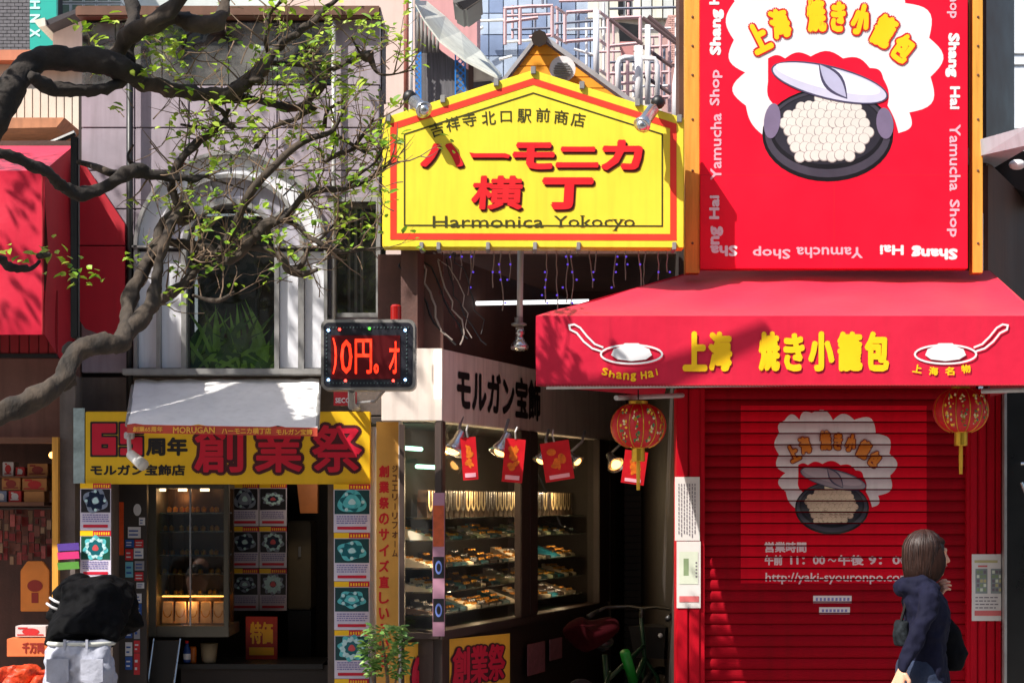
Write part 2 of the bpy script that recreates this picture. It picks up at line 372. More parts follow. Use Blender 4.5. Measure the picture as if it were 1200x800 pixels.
for i in range(5):
    for j in range(-2,2):
        x=68+i*15; yy=4+j*24
        wf=obj('window', MB().rect(P31,x-0.5,yy-0.5,x+14,yy+22,-0.05,-0.28), white, ob_)
        obj('pane', MB().fr(P31,x+1,yy+1,x+12.5,yy+20.5,-0.04), M('green_grey_glass',(110,130,112),0.15,var=0.5,scale=1.5,spec=0.8), wf)
P20=FP(17)
ph=thing('pink_gable_house','pale pink house gable with dark roof edge beside the mirrored building top','building',W(80,590,17))
pink=M('pale_pink_stucco',(212,184,176),0.7,var=0.08,streak=0.15)
obj('wall', MB().prism(P20,[(62,36),(97,24),(97,590),(62,590)],0,-3), pink, ph)
obj('roof', MB().prism(P20,[(57,34),(97,19),(97,24),(62,39)],0.25,-3), M('dark_roof_tiles',(52,46,50),0.6,var=0.3), ph)
obj('gutter_end', MB().prism(P20,[(49,34),(62,31),(63,40),(55,42)],0.3,-0.2), cream, ph)
P15=FP(15)
sh=thing('white_siding_building','white vertical siding upper storey with orange brown eave above the red tent','building',W(30,590,15))
obj('wall', MB().rect(P15,-400,62,96,590,-0.06,-3), cream, sh)
x=-45
while x<94:
    obj('siding_board', MB().rect(P15,x,104,x+8.6,154,0,-0.055), cream, sh, bevel=0.004); x+=9.3
obj('sill_band', MB().rect(P15,-60,62,95,74,0.1,-0.05), M('faded_orange_timber',(190,120,90),0.7,var=0.25,streak=0.3), sh)
obj('eave', MB().prism(P15,[(-60,153),(93,153),(84,164),(-60,167)],0.5,-0.05), M('orange_brown_eave',(196,130,92),0.7,var=0.3,streak=0.4), sh)
obj('cable', MB().tube([W(-40,170,14.3),W(20,169,14.3),W(60,168,14.3),W(88,156,14.3)],0.022), black, sh)
# ------------------------------------------------ background, centre
P14=FP(14.5)
pw=thing('peach_wall_building','peach rendered wall strip rising between the mauve building and the metal canopy','building',W(465,590,14.5))
obj('wall', MB().rect(P14,330,-120,486,590,0,-.1), M('peach_render',(214,190,180),0.7,var=0.06,streak=0.2), pw)
obj('copper_pipe', MB().tube([W(476,-40,14.4),W(476,140,14.4)],0.018), M('copper_brown_pipe',(140,80,68),0.5,var=0.2), pw, smooth=True)
obj('grey_pipe', MB().tube([W(482,-10,14.35),W(482,140,14.35)],0.012), pip, pw, smooth=True)
P17=FP(16)
ho=thing('pink_house','dusky pink house wall with a slanting grey canopy over blue lattice panels','building',W(530,590,16))
obj('wall', MB().rect(P17,484,-120,556,590,-1.2,-3), M('dusky_pink_render',(205,150,150),0.7,var=0.08,streak=0.25), ho)
cm=MB()
fa=[(485,4),(497,26),(515,50),(545,73),(583,93)]; ba=[(500,4),(522,22),(540,40),(563,62),(588,90)]
for i in range(4):
    q=[W(*fa[i],15.6),W(*fa[i+1],15.6),W(*ba[i+1],17.0),W(*ba[i],17.0)]; up=Vector((0,0,.02))
    cm.add([a for a in q]+[a+up for a in q],[(0,1,2,3),(7,6,5,4),(0,4,5,1),(1,5,6,2),(2,6,7,3),(3,7,4,0)])
obj('canopy', cm, M('grey_green_metal_sheet',(205,206,194),0.6,var=0.2,streak=0.3), ho)
x=485
while x<516:
    obj('corrugated_strip', MB().tube([W(x,8+(x-485)*1.4,16),W(x,62,16)],0.014), M('weathered_grey_sheet',(112,108,106),.6,var=.3,streak=.4), ho, smooth=True); x+=4.6
obj('dark_curtain', MB().prism(P17,[(484,20),(500,38),(517,57),(547,78),(583,96),(584,150),(484,150)],-0.1,-0.2), M('dark_grey_curtain',(100,98,102),0.8,var=0.4,scale=14,stretch=(6,6,.4)), ho)
blue=M('blue_lattice_paint',(34,120,200),0.5,var=0.15)
for xa,xb,ya,yb in ((483,494,62,120),(533,546,64,112)):
    lm=MB().rect(P17,xa,ya,xa+1.6,yb,0.03,0).rect(P17,xb-1.6,ya,xb,yb,0.03,0); yy=ya
    while yy<yb-9:
        lm.ribbon(P17,[(xa+1,yy),(xb-1,yy+10)],1.6,0.02).ribbon(P17,[(xb-1,yy),(xa+1,yy+10)],1.6,0.012); yy+=7
    obj('lattice_panel', lm, blue, ho)
obj('siding', MB().prism(P17,[(555,76),(581,93),(555,95)],0.02,-0.05), cream, ho)
obj('post', MB().rect(P17,549,70,555,110,0.03,-0.05), M('brown_post',(70,50,44),0.7), ho)
sl=thing('box_lamp','grey box floodlight hung high on the dusky pink wall','lamp',W(549,24,15.8))
P158=FP(15.8)
obj('housing', MB().prism(P158,[(533,-12),(562,-12),(566,10),(546,24),(532,16)],0.3,-0.3), M('grey_box_metal',(120,118,116),0.5,var=0.2), sl, bevel=0.02)
obj('lamp_glass', MB().prism(P158,[(537,15),(560,8),(564,11),(546,23)],0.32,0.29), M('dark_lamp_glass',(46,44,46),0.2), sl)
P26=FP(26)
gb=thing('glass_office_block','blue grey glazed office block with white mullions behind the pink house','building',W(640,590,26))
obj('wall', MB().rect(P26,552,-160,900,590,-0.1,-4), M('blue_grey_cladding',(186,194,210),0.4,var=0.25,scale=0.8,stretch=(1,1,2.5)), gb)
random.seed(11)
for i in range(9):
    for j in range(5):
        x=556+i*17; yy=-34+j*25
        obj('pane', MB().rect(P26,x+0.5,yy+0.5,x+16.2,yy+24.2,0,-0.02), M('blue_glass_%d'%random.choice((1,2,3)),random.choice([(130,146,178),(112,120,144),(168,182,204)]),0.12,var=0.35,scale=1.2,spec=0.8), gb)
for p in ((560,25,620,23),(556,38,566,32),(590,50,640,46),(585,70,600,66)):
    obj('mullion', MB().tube([W(p[0],p[1],25.8),W(p[2],p[3],25.8)],0.018), white, gb)
cb=thing('cream_block','cream panelled tower block at the top behind the pink steel frame','building',W(740,590,24))
P24=FP(24)
obj('wall', MB().rect(P24,705,-160,803,590,-0.05,-2), cream, cb)
for i in range(9): obj('panel', MB().rect(P24,689+i*12.6,-60,700+i*12.6,22,0.04,-0.04), M('cream_panel_%d'%(i%2),((226,222,206),(205,208,204))[i%2],0.6,var=0.12,streak=0.2), cb)
obj('window', MB().rect(P24,724,-10,730,18,0.06,0.0).rect(P24,733,-10,739,18,0.06,0.0), black, cb)
P23=FP(22.5)
pkb=thing('pink_brick_block','small faded pink brick wall beside the yellow billboard post','building',W(795,590,22.5))
obj('wall', MB().rect(P23,783,18,803,590,-0.02,-1), M('faded_pink_mortar',(170,130,125),0.8), pkb)
pbm=MB()
for r in range(22):
    for k in range(4):
        x=783+k*5.4-(r%2)*2.7; pbm.rect(P23,max(783,x),18+r*2.6,min(803,x+5),20.1+r*2.6,0.0,-0.03)
obj('brick_facing', pbm, M('faded_pink_brick',(205,160,150),0.8,var=0.2,scale=10), pkb, kind='stuff')
# pink steel pipe rack
sf=thing('steel_pipe_rack','pink painted steel stair frame full of white pipes behind the orange gable','steel frame',W(710,590,20))
pinks=M('pink_steel_paint',(205,168,170),0.5,var=0.15,streak=0.35); whp=M('white_duct',(225,222,224),0.45,var=0.08,streak=0.25); brs=M('brown_steel',(92,72,72),0.55,var=0.2)
z=lambda x,y,Y=20: W(620+x/5.715, y/5.715, Y)
for a,b in (((-170,60),(0,45)),((0,45),(160,40)),((250,85),(460,70)),((545,125),(750,115)),((250,280),(430,265)),((540,310),(740,290)),((540,495),(720,490)),((-170,150),(60,120)),((0,250),(160,235)),((760,320),(950,310)),((760,490),(950,485)),((760,660),(950,650)),((600,560),(740,555))):
    obj('beam', MB().tube([z(*a),z(*b)],0.018,6), pinks, sf)
for a,b in (((180,50),(250,100)),((470,80),(545,135)),((470,270),(540,320)),((160,240),(250,290)),((470,470),(540,520))):
    obj('beam', MB().tube([z(*a),z(*b,21)],0.016,6), pinks, sf)
for a,b in (((540,130),(760,300)),((760,310),(960,450)),((770,510),(950,630)),((760,120),(1010,310)),((800,110),(1020,300))):
    obj('stair_string', MB().tube([z(*a,19.8),z(*b,19.8)],0.02,6), brs, sf)
for x,a,b in ((155,45,250),(240,100,285),(530,130,600),(745,110,700),(660,380,690),(880,200,700),(940,250,750),(-60,60,300),(-160,60,300)):
    obj('post', MB().tube([z(x,a),z(x,b)],0.02,6), pinks, sf)
for k,(x,a,b) in enumerate(((190,60,420),(330,90,480),(385,120,500),(565,140,620),(622,330,640),(700,380,650),(830,260,690),(905,300,700),(985,120,760),(-110,40,260),(40,45,250),(500,20,480),(665,20,130),(90,0,60))):
    obj('beam', MB().tube([z(x,a,21.2),z(x,b,21.2)],.016,6), (pinks,M('slate_steel',(110,114,130),.5,var=.2),whp)[k%3], sf)
for k,(x0,y0,x1,y1) in enumerate(((-170,110,160,95),(170,160,450,140),(250,200,540,190),(460,350,760,340),(540,420,740,410),(760,200,950,190),(760,250,950,245),(770,420,960,415),(760,580,950,575),(470,620,720,610),(-120,200,150,190),(300,330,470,380),(200,10,700,0),(540,60,1000,50))):
    obj('beam', MB().tube([z(x0,y0,21.1),z(x1,y1,21.1)],.014,6), (pinks,M('slate_steel',(110,114,130)),whp)[k%3], sf)
for x,a,b,r in ((450,70,560,.03),(735,310,720,.04),(795,170,700,.028)):
    obj('pipe', MB().tube([z(x,a,19.7),z(x,b,19.7)],r,10), whp, sf, smooth=True)
obj('pipe', MB().tube([z(600,640,19.6),z(595,430,19.6),z(610,400,19.6),z(640,388,19.6),z(700,390,19.6)],0.028,10), whp, sf, smooth=True)
obj('pipe', MB().tube([z(760,390,19.5),z(840,395,19.5),z(860,440,19.5),z(860,700,19.5)],0.024,10), whp, sf, smooth=True)
obj('dark_panel', MB().prism(lambda u,v,o: z(u,v,20.6)-Vector((0,o,0)),[(600,150),(740,170),(735,290),(610,330)],0,-.05), black, sf)
obj('shelf_plate', MB().prism(lambda u,v,o: z(u,v,20.3)-Vector((0,o,0)),[(610,280),(700,280),(700,370),(620,385)],0,-.05), M('pink_brown_box',(190,130,126),0.6,var=.2), sf)
dct=obj('air_duct', MB().tube([W(799,60,17),W(797,80,17),W(795,98,17),W(793,150,17)],[.02,.045,.05,.045],12), whp, smooth=True); tg(dct,'fat white ventilation duct beside the yellow billboard post','duct')
# arcade gable roof behind the yellow gate sign
P13=FP(12.6)
gr=thing('arcade_gable','orange painted wooden gable with a grey metal roof behind the yellow gate sign','roof',W(625,292,13.5))
orange=M('orange_gable_boards',(238,160,40),0.55,var=0.15,scale=3,streak=0.15)
apex=(632,46); 
for i in range(8):
    y0=52+i*13; y1=y0+12.4
    def hw(y): return (y-46)*1.45
    if y0>135: break
    y1=min(y1,140)
    obj('board', MB().prism(P13,[(632-hw(y0)*0.52,y0),(632+hw(y0)*.93,y0),(632+hw(y1)*.93,y1),(632-hw(y1)*0.52,y1)],0,-0.05), orange, gr, bevel=0.003)
rm=MB()
for s,k in ((1,1.37),(-1,.78)):
    a=W(632,43,12.58); b=W(632+s*105*k,43+105,12.58); back=Vector((0,4.2,0)); up=Vector((0,0,.035))
    q=[a,b,b+back,a+back]; rm.add([p for p in q]+[p+up for p in q],[(0,1,2,3),(7,6,5,4),(0,4,5,1),(1,5,6,2),(2,6,7,3),(3,7,4,0)])
obj('roof_sheet', rm, M('silver_roof_sheet',(188,186,190),0.35,metal=0.3,var=0.15,streak=0.3), gr)
obj('ridge_beam', MB().tube([W(632,45,12.25),W(632,45,16.4)],0.05,8), M('dark_ridge_timber',(56,44,38),0.7,var=0.4), gr)
vt=MB().lathe((0,0,0),[(0.06,0),(0.075,0.02),(0.08,0.05)],20); 
vt.v=[tuple(W(659,83,12.56)+Vector((v[0],-v[2],v[1]))) for v in vt.v]
rv=obj('round_vent', vt, whp, gr, smooth=False)
sm=MB()
for k in range(7):
    yy=-0.045+k*0.015; h=math.sqrt(0.055**2-yy**2); c=W(659,83,12.50); sm.bx(c.x-h,c.x+h,12.497,12.507,c.z+yy-.003,c.z+yy+.003)
obj('slat', sm, steel, rv)
obj('arcade_ceiling', MB().bx(-0.6,1.2,12.44,17.2,3.42,3.5), darkbrown, gr)
obj('support_beam', MB().bx(-0.62,1.2,12.3,12.44,3.2,3.5), darkbrown, gr)
obj('rear_wall', MB().bx(-0.2,1.4,16.6,16.7,0,3.5), darkbrown, gr)
# ------------------------------------------------ JEWELLER'S ANGLED SHOP in the alley
A0=Vector((-0.407,11.5,0)); UD=Vector((0.2987,0.9543,0)); ND=Vector((0.9543,-0.2987,0))
def SW(u,v,o=0): return A0+UD*u+ND*o+Vector((0,0,-v))        # u metres along the side wall, v = minus height
def SS(px):
    k=(px-600)/F; return (11.5*k+0.407)/(0.2987-0.9543*k)
P115=FP(11.5)
js=thing('jewellery_shop','jewellery shop with white fascia and lit display windows running back into the alley','building',(0.1,13.3,0))
fasc=M('fascia_cream_paint',(224,210,200),0.5,var=0.1,streak=0.4)
woodd=M('dark_window_timber',(64,48,42),0.55,var=0.3,scale=4,stretch=(6,6,.5))
obj('side_fascia', MB().rect(SW,0.0,-2.572,4.9,-2.165,0,-0.12), fasc, js, bevel=0.004)
obj('front_fascia', MB().rect(P115,447,408,518.5,493,0,-0.12), fasc, js, bevel=0.004)
t=MB(); text(t,SW,'モルガン宝飾',SS(535),-2.50,SS(633),-2.235,0.04,0.004)
obj('lettering', t, ink, js)
obj('fluorescent_tube', MB().tube([W(513,411,11.44),W(513,467,11.44)],0.021), M('lit_tube_white',(255,252,240),emit=1.0), js, smooth=True)
obj('upper_wall', MB().rect(SW,0.05,-3.16,4.9,-2.573,-0.15,-0.25).rect(P115,440,293,518,408,-0.2,-0.3), darkbrown, js)
obj('base_wall', MB().rect(SW,0.0,-0.957,4.9,0,-0.04,-0.14).rect(P115,470,747,518,990,-0.04,-0.12), woodd, js)
obj('frame_rail', MB().rect(SW,0.0,-0.985,3.6,-0.935,0.02,-0.1), woodd, js, bevel=0.004)
for a,b in ((0,0.065),(SS(608),SS(618)),(SS(619),SS(628)),(SS(700),SS(712)),(SS(713),SS(719))):
    obj('window_post', MB().rect(SW,a,-2.165,b,-0.985,0.015,-0.03), woodd, js, bevel=0.005)
obj('corner_frame', MB().rect(P115,468,497,474,745,0.01,-0.08).rect(P115,474,741,514,748,0.01,-0.08), woodd, js)
obj('front_glass', MB().fr(P115,474,494,515,741,-0.02), gl, js)
g1=obj('window_glass', MB().fr(SW,0.065,-2.165,SS(608),-0.985,-0.03), gl, js)
obj('window_glass', MB().fr(SW,SS(628),-2.165,SS(700),-0.985,-0.03), gl, js)
obj('end_wall', MB().rect(SW,SS(719),-2.165,4.9,0,-0.02,-0.12), dark, js)
obj('display_back', MB().rect(SW,0.44,-2.2,4.3,-0.9,-0.62,-0.68).rect(SW,3.56,-2.2,3.6,-0.9,-0.06,-0.62), M('display_back_panel',(44,34,28),0.7,var=0.5,scale=3), js)
obj('display_floor', MB().rect(SW,0.30,-0.975,3.6,-0.95,-0.04,-0.6), M('display_dark_cloth',(70,58,50),0.8,var=0.3), js)
obj('display_ceiling', MB().rect(SW,0.30,-2.2,3.6,-2.166,-0.1,-0.6), dark, js)
lamp_e=M('warm_bulb',(255,176,90),emit=4)
gtube=M('green_white_tube',(170,255,215),emit=2.5)
obj('ceiling_tube', MB().tube([SW(0.2,-2.03,-0.4),SW(0.8,-2.03,-0.4)],0.013), gtube, js)
obj('ceiling_tube', MB().tube([SW(1.0,-1.93,-0.5),SW(1.5,-1.93,-0.5)],0.013), gtube, js)
def point(name,loc,e,col,r=0.05,parent=None):
    d=bpy.data.lights.new(name,'POINT'); d.energy=e; d.color=col; d.shadow_soft_size=r
    o=bpy.data.objects.new(name,d); COL.objects.link(o); o.location=loc; return o
for k,u in enumerate((0.35,1.1,2.1,2.9)): point('display_fill', SW(u,-1.80,-0.12), 2.6, (1.0,0.70,0.40),.02); point('display_fill', SW(u,-1.43,-0.14), 1.1, (1.0,0.70,0.42),.02); point('display_fill', SW(u,-1.14,-0.14), .8, (1.0,0.70,0.42),.02)  # warm shop light; the two lower rows are added fill to brighten goods
# shelves with jewellery
gold_j=M('gold_jewellery',(214,150,60),0.3,metal=0.8,var=0.3,scale=30); silv=M('silver_jewellery',(200,200,205),0.25,metal=0.9); velvet=M('dark_velvet_bust',(84,62,48),0.8,var=0.15); tray=M('pale_tray',(226,208,182),0.7,var=0.2); tealb=M('teal_case',(24,110,130),0.5)
shelfm=glass('shelf_glass',(170,215,200),gloss=0.1,dirt=0.3)
random.seed(21)
for (ua,ub) in ((0.30,3.5),):
    for si,zz in enumerate((1.62,1.49,1.33,1.19,1.06)):
        sfh=obj('glass_shelf', MB().rect(SW,ua,-zz,ub,-zz+0.008,-0.12,-0.5), shelfm, js)
        u=ua+0.05; k=0
        while u<ub-0.06:
            if si==0:
                mb=MB(); wv=0.075
                mb.prism(SW,[(u,-zz),(u+wv,-zz),(u+wv*1.1,-zz-0.09),(u+wv*.8,-zz-0.16),(u+wv*.2,-zz-0.16),(u-wv*.1,-zz-0.09)],-0.2,-0.26)
                b=obj('necklace_bust', mb, velvet, js)
                nm=MB(); pts=[(u+wv*(.5+.42*math.cos(a)), -zz-0.10+0.055*math.sin(a)*(1 if math.sin(a)>0 else 1)) for a in [0.1*pi+0.8*pi*i/8 for i in range(9)]]
                pts=[(u+wv*.15,-zz-.155)]+pts[::-1]+[(u+wv*.85,-zz-.155)]
                nm.ribbon(SW,pts,0.020,-0.19); obj('necklace', nm, random.choice([M('pale_gold_chain',(240,214,160),.4,metal=.1,var=.3,scale=40),silv]), b)
                u+=0.098
            else:
                wv=random.uniform(0.06,0.15); h=random.uniform(0.015,0.07)
                mb=MB(); tl=random.uniform(0,0.03)
                p=[SW(u,-zz,-0.18),SW(u+wv,-zz,-0.18),SW(u+wv,-zz,-0.36),SW(u,-zz,-0.36)]
                q=[SW(u,-zz-.012,-0.18),SW(u+wv,-zz-.012,-0.18),SW(u+wv,-zz-h-.02,-0.36),SW(u,-zz-h-.02,-0.36)]
                mb.add(p+q,[(3,2,1,0),(4,5,6,7),(0,1,5,4),(1,2,6,5),(2,3,7,6),(3,0,4,7)])
                t_=obj('display_tray', mb, random.choice([tray,tray,velvet,tealb,black]), js)
                if random.random()<0.75:
                    jm=MB()
                    for a in range(3):
                        for c_ in range(3):
                            f=(a+.5)/3; g=(c_+.5)/3; jm.ball(SW(u+wv*f,-zz-.02-h*g,-0.18-0.18*g),0.011,n=6)
                    obj('ring_row', jm, random.choice([gold_j,gold_j,silv]), t_)
                u+=wv+random.uniform(0.01,0.04)
            k+=1
# clip lamps and hanging red cards
def card(px0,py0,px1,py1,Y,tilt,lab,grp,cols=('red','gold')):
    pl=FP(Y); cx_,cy_=(px0+px1)/2,(py0+py1)/2
    root=thing('hanging_card',lab,'card',W(cx_,py1,Y),grp)
    a=math.radians(tilt); R=lambda u,v,o=0: pl(cx_+(u-cx_)*math.cos(a)-(v-cy_)*math.sin(a), cy_+(u-cx_)*math.sin(a)+(v-cy_)*math.cos(a), o)
    obj('sheet', MB().rect(R,px0,py0,px1,py1,0,-0.004), M('card_crimson',(196,22,34),0.35,var=0.2,scale=8), root)
    mb=MB(); ww=px1-px0; hh=py1-py0
    random.seed(int(px0))
    for q_ in range(9): mb.ell(R,px0+ww*random.uniform(.32,.68),py0+hh*random.uniform(.22,.66),ww*random.uniform(.08,.2),hh*random.uniform(.04,.13),.001+q_*2e-4,0,random.uniform(0,3),10)
    obj('gold_print', mb, M('card_gold',(214,108,26),0.4,var=0.5,scale=30), root)
    obj('strip', MB().rect(R,px0+ww*.15,py1-hh*.16,px1-ww*.15,py1-hh*.06,0.003,0), pinkink, root)
    obj('hook', MB().tube([R(cx_,py0,0.0),R(cx_-1,py0-8,0.01),R(cx_+1,py0-14,0)],0.006,6), steel, root)
    return root
card(541,512,559,562,11.55,-4,'narrow red hanging card nearest the corner of the jewellery shop, beside the first clip lamp','red cards hung below the fascia')
card(590,514,614,565,11.95,5,'red and gold hanging card between the first and second clip lamps','red cards hung below the fascia')
card(636,517,670,563,12.3,-9,'widest red hanging card tilted left below the fascia lettering','red cards hung below the fascia')
card(730,528,757,567,12.9,8,'small dim card hanging behind the left paper lantern','red cards hung below the fascia')
def clip_lamp(px,py,Y,lab,s=1.0,d=(-0.4,-0.25,-0.9)):
    c=W(px,py,Y); D=Vector(d).normalized()
    root=thing('clip_lamp',lab,'lamp',c,'silver clip lamps under the jewellery fascia')
    rot=D.to_track_quat('-Z','Y').to_matrix()
    def tr(mb): mb.v=[tuple(rot@Vector(v)*s+c) for v in mb.v]; return mb
    obj('shade', tr(MB().lathe((0,0,0),[(0.02,0.13),(0.028,0.12),(0.032,0.07),(0.055,0.02),(0.07,-0.01),(0.066,-0.01),(0.05,0.02),(0.02,0.06)],16)), chrome, root, smooth=True)
    obj('bulb', tr(MB().ball((0,0,0.0),0.038,0.038,0.02)), lamp_e, root, smooth=True)
    obj('arm', MB().tube([c+(-D)*0.12*s, c+Vector((0.03,.06,.13)), c+Vector((0.05,.15,.2))],0.009), steel, root, smooth=True)
clip_lamp(531,528,11.75,'first silver clip lamp, closest to the shop corner')
clip_lamp(586,530,12.1,'second silver clip lamp between two red cards',1.0)
clip_lamp(634,540,12.7,'third small clip lamp left of the widest red card',0.8)
clip_lamp(677,541,13.0,'fourth clip lamp right of the widest red card',0.7,(0.5,-.3,-.5))
clip_lamp(722,544,13.2,'fifth clip lamp glowing left of the paper lantern tassel',0.9,(0.3,-.6,-.5))
# -- posters: generic printed sheets with picture, header strips and small print
POST={}
def poster(x0,y0,x1,y1,Y,lab,grp,kind='cool',name='poster',seed=0,cat='poster'):
    random.seed(seed*17+5); pl=FP(Y); w_=x1-x0; h=y1-y0
    root=thing(name,lab,cat,W((x0+x1)/2,y1,Y),grp)
    obj('sheet', MB().rect(pl,x0,y0,x1,y1,0,-0.004), M('poster_paper',(214,206,222),0.5,var=0.06), root)
    hb=MB().rect(pl,x0,y0,x0+w_*.42,y0+h*.11,0.002,0,0).rect(pl,x0+w_*.42,y0,x1,y0+h*.11,0.002,0,1)
    for k in range(7): hb.rect(pl,x0+w_*(.46+.075*k),y0+h*.03,x0+w_*(.50+.075*k),y0+h*.09,0.0035,0.002,2)
    obj('header_strip', hb, [yelink,redink,yelink], root)
    pc={'cool':(14,62,66),'dark':(26,24,30),'green':(18,80,62)}[kind]
    pic=obj('picture', MB().rect(pl,x0+1,y0+h*.125,x1-1,y0+h*.62,0.002,0), M('picture_'+kind,pc,0.4,var=0.3,scale=12), root)
    cx_,cy_=(x0+x1)/2,y0+h*.37; mb=MB()
    n=48; lob=[5,9,3,8,4,7][seed%6]; asp=[1.0,.62,.8,.95,.7][seed%5]
    def ring(r,l,am): return [(cx_+w_*r*(1+am*math.sin(l*2*pi*i/n))*math.cos(2*pi*i/n), cy_+w_*r*asp*(1+am*math.sin(l*2*pi*i/n))*math.sin(2*pi*i/n)) for i in range(n)]
    mb.flat(pl,ring(.38,lob,.12),0.003,0).flat(pl,ring(.30,lob*2,.14),0.0036,1 if seed%2 else 2).flat(pl,ring([.2,.12,.24][seed%3],lob,.1),0.0042,2 if seed%2 else 0).flat(pl,ring(.1,3,.1),0.0048,3)
    for k in range(lob): a=2*pi*k/lob; mb.ell(pl,cx_+w_*.3*math.cos(a),cy_+w_*.3*asp*math.sin(a),w_*.05,w_*.05,0.0054,1,n=10)
    c1=M('turquoise_stone',(92,190,196),0.3,var=0.3,scale=30); c2=M('pale_stone',(190,224,226),0.3,var=.2,scale=30); c3=M('deep_teal_stone',(20,100,110),0.3,var=.3); c4=M('rose_stone',(200,80,84),0.3)
    if kind=='dark': c1=M('grey_silver_stone',(130,140,160),0.3,var=.4,scale=30); c3=M('night_stone',(20,34,60),0.3)
    obj('jewel_print', mb, [c1,c2,c3,c4 if seed%2 else c2], pic)
    tx=MB(); lav_=M('lilac_print',(128,120,176),0.5); 
    for k in range(4):
        yy=y0+h*(.66+.045*k); x=x0+w_*.08
        while x<x1-w_*.12:
            l_=random.uniform(.03,.1)*w_; tx.fr(pl,x,yy,min(x+l_,x1-1),yy+h*.022,0.0025,0); x+=l_+w_*.02
    tx.fr(pl,x0+w_*.1,y0+h*.88,x1-w_*.1,y0+h*.94,0.0025,1)
    obj('small_print', tx, [lav_,redink], root)
    return root
for k in range(4):
    poster(391+0.3*k,567+57*k,434-0.5*k,623.5+57*k,11.72,['top turquoise flower jewel poster on the right entrance pillar','second poster down on the right entrance pillar with a rounded pale jewel','third poster down on the right entrance pillar with a fan of turquoise stones','poster with a red centred jewel low on the right entrance pillar beside the plant'][k],'jewel posters on the right pillar','cool',seed=[2,4,6,3][k])
poster(392,795,432,851,11.72,'lowest jewel poster on the right entrance pillar, cut off at the bottom of the photo','jewel posters on the right pillar','green',seed=8)
poster(94,566,130,621,11.70,'upper dark jewel poster on the left entrance pillar under the yellow sign','jewel posters on the left pillar','dark',seed=10)
poster(94,621.5,130,676,11.70,'lower jewel poster with red stones on the left entrance pillar above the bending man','jewel posters on the left pillar','green',seed=5)
nr=0
for j,(ya,yb) in enumerate(((566,616),(617,665),(666,715))):
    for i,(xa,xb) in enumerate(((271,303),(304,336))):
        poster(xa,ya,xb,yb,13.2,f"dim jewel poster inside the shop, {['top','middle','bottom'][j]} row {['left','right'][i]} column",'dim posters hung on the inner glass door','dark',seed=20+nr); nr+=1
rp=thing('red_notice','red and orange printed card standing below the dim posters inside the entrance','notice',W(306,772,12.9)); P129=FP(12.9)
obj('sheet', MB().rect(P129,288,722,325,772,0,-.006), M('dull_red_card',(190,50,34),.5,var=.3,scale=10), rp)
t=MB(); text(t,P129,'特価',293,728,320,754,.03,.002); obj('lettering', t, yelink, rp); obj('lower_print', MB().rect(P129,292,758,321,767,.002,0), yelink, rp)

# ------------------------------------------------ lower left entrance: sticker column, showcase, stand, pots
P122=FP(12.15)
sc_=thing('sticker_column','dark door panel covered with small payment and offer stickers left of the showcase','door panel',W(155,946,12.15))
obj('panel', MB().rect(P122,136,566,172,946,0,-.06), M('dark_door_brown',(52,46,44),0.5,var=.2,streak=.3), sc_)
obj('metal_edge', MB().rect(P122,134,566,137.5,946,.03,-.06), steel, sc_)
random.seed(5)
stc=[M('sticker_blue',(30,80,160),.4),M('sticker_white',(214,214,220),.4),M('sticker_red',(200,40,50),.4),M('sticker_cyan',(110,180,200),.4),M('sticker_grey',(150,150,160),.4)]
obj('sticker', MB().rect(P122,139,588,145,650,.004,.0), M('sticker_orange',(220,80,30),.4,var=.3,scale=14), sc_)
obj('sticker', MB().prism(P122,ellp(161,597,4.5,7),.004,0), stc[1], sc_)
for (a,b,c_,d_,m_) in ((163,606,170,615,1),(150,617,165,630,1),(147,632,157,641,0),(158,632,168,641,2),(147,643,156,656,2),(157,642,168,654,1),(147,658,156,676,3),(158,657,169,668,4),(158,670,168,680,2),(160,682,169,689,1),(158,695,166,706,1),(157,707,166,722,0),(147,712,155,720,3),(147,722,155,734,1),(147,735,155,747,0),(157,725,164,748,4),(147,752,155,768,1),(147,769,155,784,0),(157,750,164,764,2),(157,765,164,790,2)):
    s_=obj('sticker', MB().rect(P122,a,b,c_,d_,.004,0), stc[m_], sc_)
    mb=MB(); 
    for k in range(2): mb.fr(P122,a+1.2,b+(d_-b)*(.3+.35*k),c_-1.2-random.random()*2,b+(d_-b)*(.42+.35*k),.006)
    obj('print', mb, stc[0] if m_ in (1,3,4) else stc[1], s_)
cab=thing('showcase_cabinet','grey framed glass showcase with warm lit shelves of jewellery inside the entrance','cabinet',W(222,746,12.5))
cf=M('olive_grey_frame',(98,94,84),.45,metal=.3,var=.15)
P124=FP(12.4)
obj('frame', MB().rect(P124,172,567,183,746,0,-.5).rect(P124,183,733,268,746,0,-.5).rect(P124,262,567,268,733,0,-.06).rect(P124,183,567,262,572,0,-.5), cf, cab, bevel=.004)
obj('back_mirror', MB().rect(P124,183,572,262,733,-.44,-.48), M('brown_mirror',(92,68,50),.25,metal=.6,var=.4,scale=2,stretch=(4,4,.4)), cab)
obj('glass_door', MB().fr(P124,183,572,262,733,-.01), gl, cab)
obj('door_edge', MB().rect(P124,222,572,224,733,.003,-.015), chrome, cab)
for yy in (600,622,650,672,697): 
    s_=obj('shelf', MB().rect(P124,184,yy,261,yy+1.8,-.1,-.42), shelfm, cab)
    jm=MB(); x=186
    while x<256:
        q=W(x,yy-3,12.65); jm.ball(q,.018,.018,.022,6); x+=random.uniform(5,13)
    obj('trinkets', jm, gold_j, s_)
obj('warm_strip', MB().rect(P124,186,698.5,258,700,-.12,-.16), M('warm_strip_light',(255,170,80),emit=3), cab)
